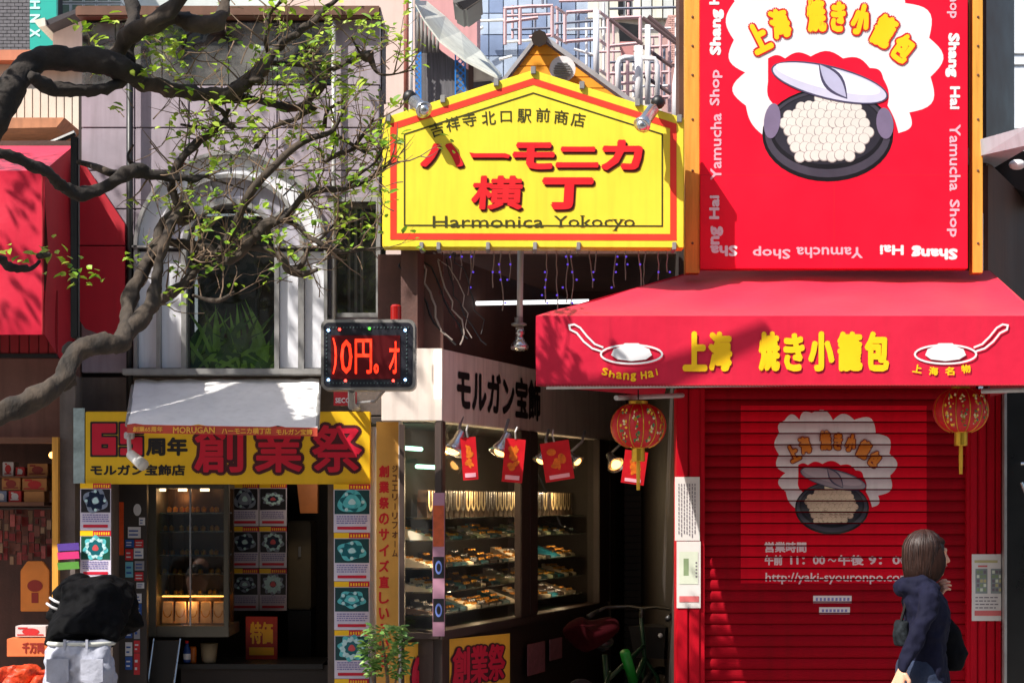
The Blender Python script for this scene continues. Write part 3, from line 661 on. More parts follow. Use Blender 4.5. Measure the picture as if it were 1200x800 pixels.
for k in range(5):
    x=186+k*15; c_=obj('jewel_board', MB().prism(P124,[(x,731),(x+13,731),(x+12,706),(x+1,706)],-.12,-.16), M('lit_cream_board',(232,200,160),.6,var=.2,scale=20), cab)
    nm=MB(); nm.ribbon(P124,[(x+6.5+5*math.cos(a),716+8*math.sin(a)) for a in [pi*i/6 for i in range(7)]],1.2,-.115); obj('necklace', nm, gold_j, c_)
for x in (189,214,240): obj('downlight', MB().lathe(W(x,571.5,12.55)-Vector((0,0,.02)),[(.0,0),(.028,0),(.028,.02)],12), M('downlight_glow',(255,214,160),emit=3), cab)
point('showcase_light', W(222,704,12.52), .7, (1,.5,.18),.04); point('showcase_light', W(205,582,12.6), .25, (1,.5,.2),.03)
es=thing('folding_stand','thin dark folding board stand under the showcase','stand',W(190,800,12.3))
obj('frame', MB().tube([W(180,748,12.35),W(173,800,12.25)],.008).tube([W(211,748,12.35),W(204,800,12.25)],.008), chrome, es); obj('board', MB().prism(FP(12.33),[(181,750),(210,750),(205,800),(175,800)],0,-.01), black, es)
def pot(px,py,Y,r,h,lab,m,name='pot'):
    b=W(px,py,Y); o=obj(name, MB().lathe(b,[(r*.75,0),(r*.8,.01),(r,h),(r*.9,h),(r*.7,h*.5)],20), m, smooth=True); tg(o,lab,'pot'); return o
pot(245,776,12.6,.055,.12,'beige round pot on the counter inside the shop entrance',M('beige_ceramic',(170,150,120),.5))
b=thing('drink_bottle','small blue and orange bottle left of the beige pot inside the shop','bottle',W(219,776,12.55))
obj('body', MB().lathe(W(219,776,12.55),[(.02,0),(.024,.01),(.024,.08),(.01,.11),(.01,.12)],12), M('blue_bottle',(40,70,140),.3), b, smooth=True); obj('label_band', MB().lathe(W(219,772,12.55),[(.0245,0),(.0245,.035)],12), whiteink, b); obj('cap', MB().lathe(W(219,753,12.55),[(.011,0),(.011,.015)],10), signred, b)
b2=obj('orange_can', MB().lathe(W(226,776,12.6),[(.02,0),(.023,.01),(.023,.09),(.019,.1)],14), M('orange_can_paint',(214,110,30),.35)); tg(b2,'orange can standing right of the blue bottle','can')
point('interior_light', (-1.2,13.0,1.85), 1.2, (1,.8,.6), .05)
cn=thing('shop_counter','dark counter across the back of the shop entrance carrying pots','counter',W(260,946,12.9))
obj('top', MB().bx(W(212,0,12.9).x,W(385,0,12.9).x,12.5,13.1,HC+(590-776)*12.6/F-.03,HC+(590-776)*12.6/F-.001), black, cn); obj('front', MB().rect(FP(12.52),212,779,385,946,0,-.03), dark, cn)
mc=thing('beige_locker','tall dim beige metal locker behind the hanging posters','locker',W(350,776,13.6)); P136=FP(13.6)
obj('cabinet', MB().rect(P136,337,610,364,714,0,-.4), M('beige_locker_paint',(128,114,88),.5,var=.2), mc, bevel=.01); obj('base', MB().rect(P136,337,715,364,776,-.02,-.4), black, mc); obj('handle', MB().rect(P136,350,640,353,652,.02,0), steel, mc)
pv_=obj('paper_bag', MB().prism(FP(13.3),[(348,566),(372,566),(372,601),(352,601)],0,-.1), M('kraft_orange_bag',(170,100,46),.6,var=.3)); tg(pv_,'orange brown paper bag hanging at the top of the shop interior','bag')
# vertical yellow banner beside the posters
bn=thing('vertical_banner','tall orange yellow vertical banner with red lettering beside the right entrance pillar','banner',W(452,850,11.6)); P116=FP(11.6)
obj('cloth', MB().rect(P116,441,494,468,850,0,-.01), M('orange_yellow_cloth',(226,164,74),.7,var=.12,streak=.15), bn); obj('pole', MB().tube([W(469.5,490,11.6),W(469.5,860,11.6)],.012), pip, bn)
t=MB(); yy=545
for ch in '創業祭のサイズ直しいろいろ': text(t,P116,ch,444,yy,456,yy+14,.04,.002); yy+=18.5
obj('lettering', t, signred, bn)
t=MB(); yy=545
for ch in 'ジュエリーリフォーム': text(t,P116,ch,*((462.4,yy,463.4,yy+8) if ch=='ー' else (459.5,yy,466,yy+8)),.0 if ch=='ー' else .03,.002); yy+=11
obj('small_lettering', t, M('brown_ink',(110,60,30),.5), bn)
# corner strip of pink and black product posters
st=thing('corner_strip_poster','narrow pink and black strip poster hanging at the shop window corner','poster',W(514,742,11.4)); P114=FP(11.40)
obj('sheet', MB().rect(P114,507,577,521,745,0,-.004), M('pink_strip_paper',(180,130,150),.5,var=.1), st)
for a,b,m_ in ((592,640,M('orange_photo',(200,90,50),.5,var=.3,scale=20)),(652,677,ink),(701,728,ink)): 
    q=obj('picture', MB().rect(P114,507.6,a,520.4,b,.002,0), m_, st)
    if m_ is ink: obj('jewel_print', MB().flat(P114,ellp(514,(a+b)/2,4,8),.004,0).flat(P114,ellp(514,(a+b)/2,2.4,5),.005,1), [M('blue_stone',(110,130,200),.3),ink], q)
# lower yellow poster on the shop base wall
P1148=FP(11.42)
yp=thing('anniversary_poster','yellow anniversary poster with crimson characters below the corner display window','poster',W(524,852,11.5))
SL=lambda u,v,o=0: SW(SS(u) if u>519 else (u-519)*11.5/F*-0+ (u-519)*0.0033, 0,0)
def PP(u,v,o=0):          # sheet wrapping gently from the corner along the base wall
    s=(u-467)/(580-467)*1.05; p=A0+Vector((-0.23,-.03,0))+Vector((.55,.80,0)).normalized()*s*0.98; p.z=HC+(HY-v)*11.45/F; p+=Vector((.8,-.55,0)).normalized()*(o+.05); return p
obj('sheet', MB().rect(PP,467,753,580,856,0,-.006), M('poster_orange_yellow',(236,170,50),.5,var=.08,streak=.1), yp)
t=MB(); text(t,PP,'創業祭',513,762,576,812,.07,.003,nb=16); o1=obj('outline', t, maroonink, yp)
t=MB(); text(t,PP,'創業祭',515,764,574,810,.022,.006); obj('lettering', t, redink, yp)
t=MB(); text(t,PP,'65',471,768,492,812,.09,.003); text(t,PP,'周年',494,786,510,812,.05,.003); obj('outline', t, maroonink, yp)
t=MB(); text(t,PP,'65',472.5,769.5,490.5,810.5,.04,.006); obj('lettering', t, redink, yp)
t=MB(); text(t,PP,'モルガン宝飾店',472,822,570,836,.03,.003); obj('lettering', t, ink, yp)
for a,b,z0,z1,lab in ((SS(617),SS(637),.80,.60,'dim pink paper notice, the larger of two under the second display window'),(SS(643),SS(657),.80,.66,'dim pink paper notice, the smaller of two under the second display window')):
    q=obj('paper_notice', MB().rect(SW,a,-z0,b,-z1,.01,.005), M('dim_pink_paper',(170,110,120),.6,var=.3,scale=25)); tg(q,lab,'notice')
# potted plant at the pillar foot
random.seed(9); c0=W(452,800,11.1)
pp=thing('potted_plant','leafy green potted shrub in front of the banner and poster pillar','plant',Vector((c0.x,c0.y,0)))
obj('planter', MB().lathe((c0.x,c0.y,0),[(.11,0),(.13,.02),(.16,.38),(.15,.38),(.12,.3)],20), M('terracotta_planter',(150,90,62),.8,var=.2), pp, smooth=True)
obj('stem', MB().tube([(c0.x,c0.y,.3),(c0.x+.01,c0.y,.75),(c0.x-.02,c0.y,.98)],[.014,.01,.005]).tube([(c0.x,c0.y,.5),(c0.x+.08,c0.y-.03,.85)],[.01,.004]).tube([(c0.x,c0.y,.45),(c0.x-.08,c0.y-.04,.8)],[.01,.004]), twigm, pp)
def leaf_mesh(mb,c,L,wd,d,up,m=0):
    d=d.normalized(); s=d.cross(up).normalized()*wd; n=s.cross(d).normalized()*L*.12; c=Vector(c)
    mb.add([c,c+d*L*.35+s+n,c+d*L*.75+s*.7+n*.6,c+d*L-n*.4,c+d*L*.75-s*.7+n*.6,c+d*L*.35-s+n,c+d*L*.5],[(0,6,1),(1,6,2),(2,6,3),(3,6,4),(4,6,5),(5,6,0)],m)
lf=MB()
for k in range(340):
    a=random.uniform(0,2*pi); r=random.random()**.5*.14; zz=random.uniform(.76,1.04); rr=r*(1-.5*abs(zz-.9)/.2)
    c=Vector((c0.x+rr*math.cos(a),c0.y+rr*math.sin(a)*.8,zz)); leaf_mesh(lf,c,random.uniform(.035,.06),random.uniform(.010,.016),Vector((math.cos(a),math.sin(a)-.3,random.uniform(-.5,.7))),Vector((random.uniform(-.4,.4),-.4,1)),k%2)
obj('foliage', lf, [M('shrub_leaf',(96,140,62),.45,var=.3,scale=20),M('shrub_leaf_pale',(140,176,84),.45,var=.3,scale=20)], pp, kind='stuff')

# ------------------------------------------------ yellow 65th anniversary sign, white awning, LED sign
P1175=FP(11.75)
s6=thing('anniversary_sign','long yellow anniversary sign with crimson 65 and large characters over the jewellery entrance','sign',W(267,567,11.8))
obj('board', MB().rect(P1175,100,482,434,567,0,-.06), yelban, s6, bevel=.004)
t=MB()
def boxy6(mb,x0,y0,x1,y1,g,o,m):
    W_=x1-x0; H_=y1-y0; th=W_*.36
    def rr(a,b,c,d,r): return [(a+r,b),(c-r,b),(c,b+r),(c,d-r),(c-r,d),(a+r,d),(a,d-r),(a,b+r)]
    mb.flat(P1175,rr(x0-g,y0-g,x1+g,y1+g,5),o,m)
def digits(g,o,m,mb):
    # 6 and 5 in heavy rounded block strokes, g = outline growth
    def bar(a,b,c,d): mb.flat(P1175,[(a-g+1,b-g),(c+g-1,b-g),(c+g,b-g+1),(c+g,d+g-1),(c+g-1,d+g),(a-g+1,d+g),(a-g,d+g-1),(a-g,b-g+1)],o+bar.k,m); bar.k+=6e-5
    bar.k=0
    bar(108,496,119,533); bar(108,496,136,507); bar(108,512,136,520); bar(108,525,136,533); bar(127,512,136,533)
    bar(141,496,167,507); bar(141,496,152,520); bar(141,512,167,520); bar(156,512,167,533); bar(141,525,167,533)
mb=MB(); digits(2.2,.002,0,mb); obj('outline', mb, ink, s6); mb=MB(); digits(0,.004,0,mb); obj('lettering', mb, redink, s6)
big=[('創',224,494,289,557),('業',295,494,358,557),('祭',362,494,428,557)]
mb=MB()
for ch,a,b,c_,d_ in big: text(mb,P1175,ch,a,b,c_,d_,.085,.002,nb=16)
obj('outline', mb, maroonink, s6); mb=MB()
for ch,a,b,c_,d_ in big: text(mb,P1175,ch,a+3.8,b+3.8,c_-3.8,d_-3.8,.022,.005,nb=12)
obj('lettering', mb, redink, s6)
obj('lettering', text(MB(),P1175,'周年',171,512,220,534,.05,.002), ink, s6); obj('lettering', text(MB(),P1175,'モルガン宝飾店',106,544,217,557,.045,.002), ink, s6)
for px,lab in ((149,'small white spotlight mounted low on the left of the yellow anniversary sign'),):
    sp=thing('sign_spotlight',lab,'lamp',W(px,520,11.6)); obj('bracket', MB().tube([W(150,508,11.75),W(151,514,11.6),W(152,534,11.55)],.012), pip, sp); obj('mount', MB().rect(FP(11.7),145,506,156,514,0,-.05), pip, sp, bevel=.005)
    obj('head', MB().tube([W(153,532,11.55),W(168,545,11.45)],[.028,.034],12), white, sp, smooth=True)
ft=obj('narrow_banner', MB().rect(P1175,86,478,99,566,0,-.01), M('narrow_blue_green_banner',(170,190,190),.6,var=.6,scale=7)); tg(ft,'narrow pale banner with faded blue and green print left of the yellow anniversary sign','banner')
wa=thing('white_awning','small off white sloping awning with red and gold lettered edge below the arched window','awning',W(262,500,11.5))
top=[W(158,445,11.93),W(374,444,11.93)]; bot=[W(149,497,11.2),W(372,501,11.2)]
N=24; Mm=10; mb=MB(); vs=[]
for j in range(Mm+1):
    for i in range(N+1):
        p=(top[0].lerp(top[1],i/N)).lerp(bot[0].lerp(bot[1],i/N), j/Mm); p.z += .012*noise.noise(Vector((i*.5,j*.5,0)))-.02*math.sin(pi*j/Mm); vs.append(p)
fs=[(j*(N+1)+i,(j+1)*(N+1)+i,(j+1)*(N+1)+i+1,j*(N+1)+i+1) for j in range(Mm) for i in range(N)]
mb.add(vs,fs); obj('canopy', mb, M('off_white_canvas',(240,236,234),.75,var=.08,streak=.15,bump=.15,bscale=15), wa, smooth=True)
PV=FP(11.2); obj('valance', MB().prism(PV,[(149,497),(372,501),(372,511),(149,507)],.005,-.005), M('red_orange_valance',(196,70,50),.6,var=.2,scale=10), wa)
for s_,a,b,c_,d_ in (('創業65周年',156,499.5,191,506),('MORUGAN',203,500,252,507.5),('ハーモニカ横丁店',260,501,318,508.5),('モルガン宝飾',324,502.5,366,509.5)): obj('lettering', text(MB(),PV,s_,a,b,c_,d_,.03,.008), M('gold_orange_ink',(244,180,70),.5), wa)
obj('side_arm', MB().tube([W(374,452,11.9),W(372,501,11.25)],.012).tube([W(156,452,11.9),W(149,498,11.25)],.012), steel, wa)
YL=10.9; PL=FP(YL)
le=thing('led_sign','black framed moving text sign showing glowing orange red characters','LED sign',W(431,457,YL+.1))
def rrect(a,b,c,d,r,n=6):
    P=[]
    for (x,y,s) in ((c-r,b+r,-pi/2),(c-r,d-r,0),(a+r,d-r,pi/2),(a+r,b+r,pi)):
        P+=[(x+r*math.cos(s+pi/2*i/n),y+r*math.sin(s+pi/2*i/n)) for i in range(n+1)]
    return P
obj('housing', MB().prism(PL,rrect(376,374,487,457,8),0,-.16), M('silver_grey_housing',(150,146,142),.4,metal=.3,var=.1), le, bevel=.006)
obj('face', MB().prism(PL,rrect(379.5,378,483.5,453.5,6),.004,0), M('black_face_plastic',(38,38,46),.4,var=.1), le)
obj('screen', MB().rect(PL,388,393,469,444,.008,.004), M('dark_led_screen',(70,6,10),.35,emit=.25), le)
ledm=M('orange_red_led',(255,48,20),emit=1.25); mb=MB()
t=mb; text(t,PL,')',390,396,395,438,.006,.010); text(t,PL,'0',399,398,413,438,.006,.010); text(t,PL,'円',416,397,436,438,.008,.010); text(t,PL,'。',438,426,444,438,.06,.010); text(t,PL,'オ',456,400,468,438,.008,.010)
obj('lettering', mb, ledm, le)
dots=MB()
for i in range(24):
    x=386+i*4; dots.rect(PL,x,383,x+1.2,384.4,.0085,.004,0).rect(PL,x,448,x+1.2,449.4,.0085,.004,0)
for i in range(14):
    y=386+i*4.6; dots.rect(PL,382,y,383.2,y+1.3,.0085,.004,0); dots.rect(PL,476,y,477.2,y+1.3,.0085,.004,0)
obj('perimeter_dots', dots, M('dull_indicator',(90,110,110),.4), le)
for x,y,m_ in ((385,387,'b'),(475,387,'b'),(385,445,'b'),(475,445,'b'),(398,386,'r'),(405,446,'r'),(461,446,'r'),(433,385,'g')):
    obj('indicator_light', MB().prism(PL,ellp(x,y,1.6,1.6,n=10),.011,.004), {'b':M('blue_white_led',(150,200,255),emit=5),'r':M('red_led',(255,60,50),emit=4),'g':M('green_led',(80,220,60),emit=1.5)}[m_], le)
obj('wall_arm', MB().tube([W(412,457,YL+.08),W(412,476,YL+.2),W(420,478,11.9)],.02).tube([W(450,458,YL+.08),W(440,470,11.2),W(400,474,11.8)],.008), steel, le)
q=thing('security_plate','small red and white plate under the moving text sign','plate',W(403,476,11.5)); P1149=FP(11.5)
obj('plate', MB().rect(P1149,391,459,418,475,0,-.01), M('red_plate',(190,40,50),.5), q); mb=MB(); text(mb,P1149,'SECOM',393,466,416,472,.03,.003); obj('lettering', mb, whiteink, q)
rb=obj('red_beacon', MB().lathe(W(464,375,11.3),[(.0,0),(.03,0),(.03,.075),(.022,.085)],16), M('red_beacon_plastic',(150,16,12),.3)); tg(rb,'small red beacon lamp behind the top right of the moving text sign','lamp')
# ------------------------------------------------ yellow arcade gate sign
P11=FP(11.45)
gs=thing('gate_sign','large yellow gabled arcade sign with red border and raised red characters above the alley','sign',W(625,292,11.5))
out=[(448,290),(448,138.5),(625,82),(802,138.5),(802,291)]
def inset(P,d):
    n=len(P); a=sum(P[i][0]*P[(i+1)%n][1]-P[(i+1)%n][0]*P[i][1] for i in range(n)); s=1 if a>0 else -1; R=[]
    for i in range(n):
        p0,p1,p2=Vector(P[i-1]),Vector(P[i]),Vector(P[(i+1)%n]); d1=(p1-p0).normalized(); d2=(p2-p1).normalized()
        n1=Vector((-d1.y,d1.x))*s; n2=Vector((-d2.y,d2.x))*s; b=(n1+n2).normalized(); R.append(tuple(p1+b*d/b.dot(n1)))
    return R
obj('board', MB().prism(P11,out,0,-.13), yellow, gs, bevel=.006)
mb=MB(); mb.ribbon(P11,inset(out,13),7.5,.002,0,True); obj('border', mb, M('border_red',(232,60,40),.45,var=.06,streak=.15), gs)
mb=MB(); mb.ribbon(P11,inset(out,26),1.7,.002,0,True); obj('inner_line', mb, oliveink, gs)
G=[('ハ',493,168,544,196,.05),('ー',550,179,598,186,.0),('モ',601,167,650,199,.05),('ニ',652,172,702,197,.05),('カ',705,164,753,200,.05),('横',553,206,613,246,.028),('丁',635,208,695,246,.06)]
mb=MB(); mb2=MB()
for ch,a,b,c_,d_,bd in G:
    if ch=='ー':
        sh_=[(a,b),(a+6,b+1),(c_-6,b+1),(c_,b+3),(c_-2,d_),(c_-8,d_-1),(a+3,d_-1)]
        mb.prism(P11,sh_,.010,.002); mb2.flat(P11,[(x+2,y+2.5) for x,y in sh_],.0022); continue
    text(mb,P11,ch,a,b,c_,d_,bd*1.25,.009,nb=10,shear=.06); text(mb,P11,ch,a-.6,b,c_-.6,d_,bd*1.25,.006,nb=6,shear=.06); text(mb2,P11,ch,a+2,b+2.5,c_+2,d_+2.5,bd*1.25,.003,nb=10,shear=.06)
obj('raised_lettering', mb, signred, gs); obj('printed_shadow', mb2, M('brown_shadow_ink',(92,40,22),.5,var=.1), gs)
mb=MB()
for ch,x,y,r in (('吉',512,152,-17),('祥',530.5,145.5,-13),('寺',550,140.5,-9),('北',572.5,138.7,-5),('口',593,136.9,-1),('駅',614.5,136,1),('前',636.2,135,3),('商',657.5,137.6,6),('店',677.5,140.5,8)):
    s_=8.2 if ch!='口' else 6.6; text(mb,P11,ch,x-s_,y-s_,x+s_,y+s_,.012,.002,rot=r)
obj('arched_lettering', mb, oliveink, gs)
def serif_text(mb,pl,s,x0,y0,x1,y1,o=.002):
    vs,fs,asp=glyphs(s); w_=x1-x0; h=y1-y0
    text(mb,pl,s,x0,y0,x1,y1,.006,o,nb=4)
    edges={}
    for f in fs:
        for i in range(len(f)):
            e=tuple(sorted((f[i],f[(i+1)%len(f)]))); edges[e]=edges.get(e,0)+1
    for (a,b),n in edges.items():
        if n>1: continue
        (xa,ya),(xb,yb)=vs[a],vs[b]; L=abs(xa-xb)*w_/h
        if abs(ya-yb)<2e-3 and .05<L<.16:
            mx=(xa+xb)/2*w_+x0; my=y0+ya*h; e=L*h*1.0+.35
            mb.fr(pl,mx-e,my-.45,mx+e,my+.45,o+.0009)
mb=MB(); serif_text(mb,P11,'Harmonica',507,253,637,267); serif_text(mb,P11,'Yokocyo',649,253,744,270); mb.fr(P11,492,264.6,752,265.1,.0016)
obj('serif_lettering', mb, oliveink, gs)
for x,y in ((519,117),(581.5,97.5),(625,83.5),(682,101),(747,121),(455,139),(796,140)): obj('clip', MB().rect(P11,x-3,y-5,x+3,y+4,.02,-.15), steel, gs, bevel=.003)
for x in (494,514,572,627,678,790): obj('clip', MB().rect(P11,x-2.4,284,x+2.4,293,.02,-.15), steel, gs, bevel=.003)
obj('hanger', MB().rect(P11,500,150,506,280,-.14,-.24).rect(P11,745,150,751,280,-.14,-.24).rect(P11,455,200,800,206,-.24,-.34), steel, gs)
def spot(px,py,qx,qy,Yb,Yh,lab):
    r=thing('sign_spotlight',lab,'lamp',W(px,py,Yb)); a=W(px,py,Yb); b=W(qx,qy,Yh)
    obj('bracket', MB().tube([a+Vector((0,.1,0)),a,a.lerp(b,.5)],.014), brownmetal, r); obj('mount', MB().ball(a,.04), black, r, smooth=True)
    obj('head', MB().tube([a.lerp(b,.25),a.lerp(b,.3),a.lerp(b,.8),b,b+(b-a)*.02],[.02,.034,.036,.05,.046],14), chrome, r, smooth=True)
    obj('lens', MB().ball(b,.036,.036,.036,12), chrome, r, smooth=True)
spot(771,120,752,147,11.4,11.27,'cylindrical metal spotlight on the upper right edge of the yellow gabled sign')
spot(480,114,497,129,11.45,11.32,'pale spotlight on the upper left edge of the yellow gabled sign')
obj_t=thing('hanging_tube_light','long thin white fluorescent tube crossing behind the grey conduit in the dark alley','lamp',W(618,357,12.6))
obj('tube', MB().tube([W(549,355.5,12.6),W(690,353,12.6)],.013,10), M('lit_tube_soft',(245,250,250),emit=1.3), obj_t, smooth=True)
obj('end_cap', MB().tube([W(545,355.7,12.6),W(549,355.5,12.6)],.02,10), steel, obj_t)
cdt=thing('conduit_fixture','pale grey vertical conduit with clamp and glass lamp end below the yellow gabled sign','conduit',W(609,412,11.9))
obj('pipe', MB().tube([W(610,292,11.9),W(609,376,11.9)],.018), pip, cdt, smooth=True)
obj('clamp', MB().lathe(W(608,382,11.9),[(.03,0),(.045,.005),(.045,.015),(.025,.02),(.025,.05)],14), steel, cdt)
obj('lamp_end', MB().lathe(W(609,411,11.9),[(.015,0),(.05,.01),(.055,.03),(.03,.06),(.02,.09),(.03,.1),(.02,.14)],14), chrome, cdt, smooth=True)
ORD='first second third fourth fifth sixth seventh eighth ninth tenth eleventh twelfth thirteenth fourteenth fifteenth sixteenth seventeenth eighteenth nineteenth twentieth twenty-first twenty-second'.split()
random.seed(31); wirem=M('pale_wire',(150,138,130),.6); purp=M('violet_led',(84,60,190),emit=.8)
xs_=[487,494,505,528,541,552,556,578,588,597,640,652,663,668,690,699,722,733,748,757,772,781]
for k,x in enumerate(xs_):
    Yk=11.62+random.uniform(0,.35); L=random.uniform(25,115) if x<680 else random.uniform(20,45); y=292; pts=[W(x,y,Yk)]; xx=x
    while y<292+L: y+=9; xx+=random.uniform(-1.8,1.8); pts.append(W(xx,y,Yk))
    r=thing('fairy_light_string',ORD[k]+' violet fairy light string from the left, hanging below the yellow gabled sign','light string',pts[0],'violet fairy light strings under the gate sign')
    obj('wire', MB().tube(pts,.0035,4), wirem, r); bm_=MB()
    for p in pts[1:]:
        if random.random()<.42: bm_.ball(p+Vector((random.uniform(-.02,.02),-.01,0)),.0065,n=6)
    if bm_.v: obj('bulbs', bm_, purp, r, kind='stuff')
cbw=thing('cable_bundle','tangled black cables and wires along the dark alley wall above the jewellery fascia','cable',W(520,400,11.7)); 
for k in range(9):
    p=[W(470+k*8+random.uniform(-6,6),296,11.72)]; x=470+k*8; y=296
    for i in range(9): x+=random.uniform(-4,13); y+=random.uniform(5,17); p.append(W(x,min(y,404),11.7))
    obj('cable', MB().tube(p,random.uniform(.003,.008),5), random.choice([black,wirem,M('maroon_wire',(90,40,36),.6)]), cbw)

# ------------------------------------------------ RED DUMPLING SHOP
Y0=12.0; P12=FP(12.0)
rs=thing('red_shop','red dumpling shop building with corrugated side pillars and a dark upper wall behind the billboard','building',(1.9,13.5,0))
xl=W(797,0,12).x; xr=W(1176,0,12).x
obj('side_wall', MB().bx(.985,1.09,12.1,17,0,3.3), dark, rs)
obj('upper_wall', MB().rect(P12,800,-260,1158,455,-.25,-.5), M('brown_cladding',(84,52,36),.6,var=.3,streak=.3), rs)
def pillar(x0,x1,n,Yp):
    pl=FP(Yp); obj('pillar_core', MB().rect(pl,x0,455,x1,946,-.02,-.2), redpnt, rs)
    for k in range(n):
        a=x0+(x1-x0)*k/n; b=x0+(x1-x0)*(k+1)/n; obj('corrugation', MB().prism(lambda u,v,o:(pl(u,v,0)+Vector((0,-o,0))), [(a+.6,455),(b-.6,455),(b-.6,946),(a+.6,946)],.0,-.03), redpnt, rs, bevel=.006)
pillar(793,821,2,11.99); pillar(1136,1177,4,11.99)
dsl=MB().rect(FP(15.6),700,455,800,860,0,-.05)
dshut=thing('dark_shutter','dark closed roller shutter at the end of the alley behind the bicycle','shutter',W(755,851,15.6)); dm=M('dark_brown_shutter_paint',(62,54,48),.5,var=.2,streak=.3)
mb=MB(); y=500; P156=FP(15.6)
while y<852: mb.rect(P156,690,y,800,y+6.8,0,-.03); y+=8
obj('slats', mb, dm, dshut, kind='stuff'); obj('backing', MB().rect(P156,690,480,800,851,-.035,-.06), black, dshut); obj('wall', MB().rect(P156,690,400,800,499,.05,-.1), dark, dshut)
# --- slatted roller shutter, every slat its own piece
rsh=thing('roller_shutter','closed red roller shutter with printed dumpling poster and white opening hours lettering','shutter',(W(978,0,12.03).x,12.03,0))
P1203=FP(12.03); zt=W(0,455,12.03).z; sx0=W(820.5,0,12.03).x; sx1=W(1136.5,0,12.03).x
SP=13.15*12.03/F
def prof(z):
    t=((zt-z)/SP)%1.0
    if t<.06 or t>.94: return .016
    return .006*(2*(t-.5))**2
BR=[0,.06,.3,.5,.7,.94]
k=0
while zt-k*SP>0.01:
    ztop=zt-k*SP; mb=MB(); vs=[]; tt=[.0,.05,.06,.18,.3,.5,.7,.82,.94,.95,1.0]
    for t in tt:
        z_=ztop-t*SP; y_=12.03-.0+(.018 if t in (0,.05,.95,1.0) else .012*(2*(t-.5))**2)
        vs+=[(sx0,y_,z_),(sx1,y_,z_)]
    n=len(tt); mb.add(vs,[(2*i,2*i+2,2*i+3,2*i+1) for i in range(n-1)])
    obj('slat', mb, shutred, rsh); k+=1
obj('guide_rail', MB().bx(sx0-.004,sx0+.025,12.0,12.06,0,zt), redpnt, rsh, bevel=.003); obj('guide_rail', MB().bx(sx1-.025,sx1+.004,12.0,12.06,0,zt), redpnt, rsh, bevel=.003)
obj('header_box', MB().bx(sx0-.02,sx1+.02,11.96,12.3,zt,zt+.3), redpnt, rsh); obj('backing', MB().bx(sx0,sx1,12.07,12.3,0,zt), black, rsh)
def wrap_print(name, mb, mats, parent):
    """cut flat print along every slat joint and lay it on the curved slats"""
    if not isinstance(mats,(list,tuple)): mats=[mats]
    bm=bmesh.new(); me=bpy.data.meshes.new('x'); me.from_pydata(mb.v,[],mb.f); me.polygons.foreach_set('material_index',mb.m); bm.from_mesh(me); bpy.data.meshes.remove(me)
    z0=min(v.co.z for v in bm.verts); z1=max(v.co.z for v in bm.verts)
    for q in range(int((zt-z1)/SP)-1, int((zt-z0)/SP)+2):
        for t in (.06,.3,.5,.7,.94):
            zz=zt-(q+t)*SP
            if z0<zz<z1: bmesh.ops.bisect_plane(bm, geom=bm.verts[:]+bm.edges[:]+bm.faces[:], plane_co=(0,0,zz), plane_no=(0,0,1))
    kill=[f for f in bm.faces if not .06<((zt-f.calc_center_median().z)/SP)%1<.94]
    bmesh.ops.delete(bm, geom=kill, context='FACES')
    for v in bm.verts:
        t=((zt-v.co.z)/SP)%1; v.co.y += .006*(2*(t-.5))**2
    m2=MB(); bm.verts.index_update(); m2.v=[tuple(v.co) for v in bm.verts]; m2.f=[tuple(v.index for v in f.verts) for f in bm.faces]; m2.m=[f.material_index for f in bm.faces]; bm.free()
    return obj(name, m2, mats, parent)
# --- dumpling emblem shared by billboard and shutter, own drawing units
def arcs(P,bulges):
    R=[]; n=len(P)
    for i in range(n):
        p=Vector(P[i]); q=Vector(P[(i+1)%n]); b=bulges[i] if isinstance(bulges,list) else bulges; d=q-p; nn=Vector((d.y,-d.x))*b
        for t in range(9):
            s=t/9; R.append(tuple(p+d*s+nn*math.sin(pi*s)))
    return R
OUTER=[(240,400),(185,310),(183,213),(150,118),(152,5),(178,-58),(256,-62),(320,-98),(430,-60),(540,-62),(652,10),(722,112),(726,226),(664,330),(632,390)]
OB=[.12,.4,.32,.22,.3,.4,.34,.3,.3,.4,.35,.35,.35,.35,.0]
INNER=[(632,390),(600,310),(588,232),(548,200),(470,172),(375,166),(300,172),(250,172),(250,240),(285,320),(240,400)]
IB=[-.05,-.12,-.25,-.2,-.2,-.2,-.2,.0,-.2,-.1]
mr_=lambda P:P
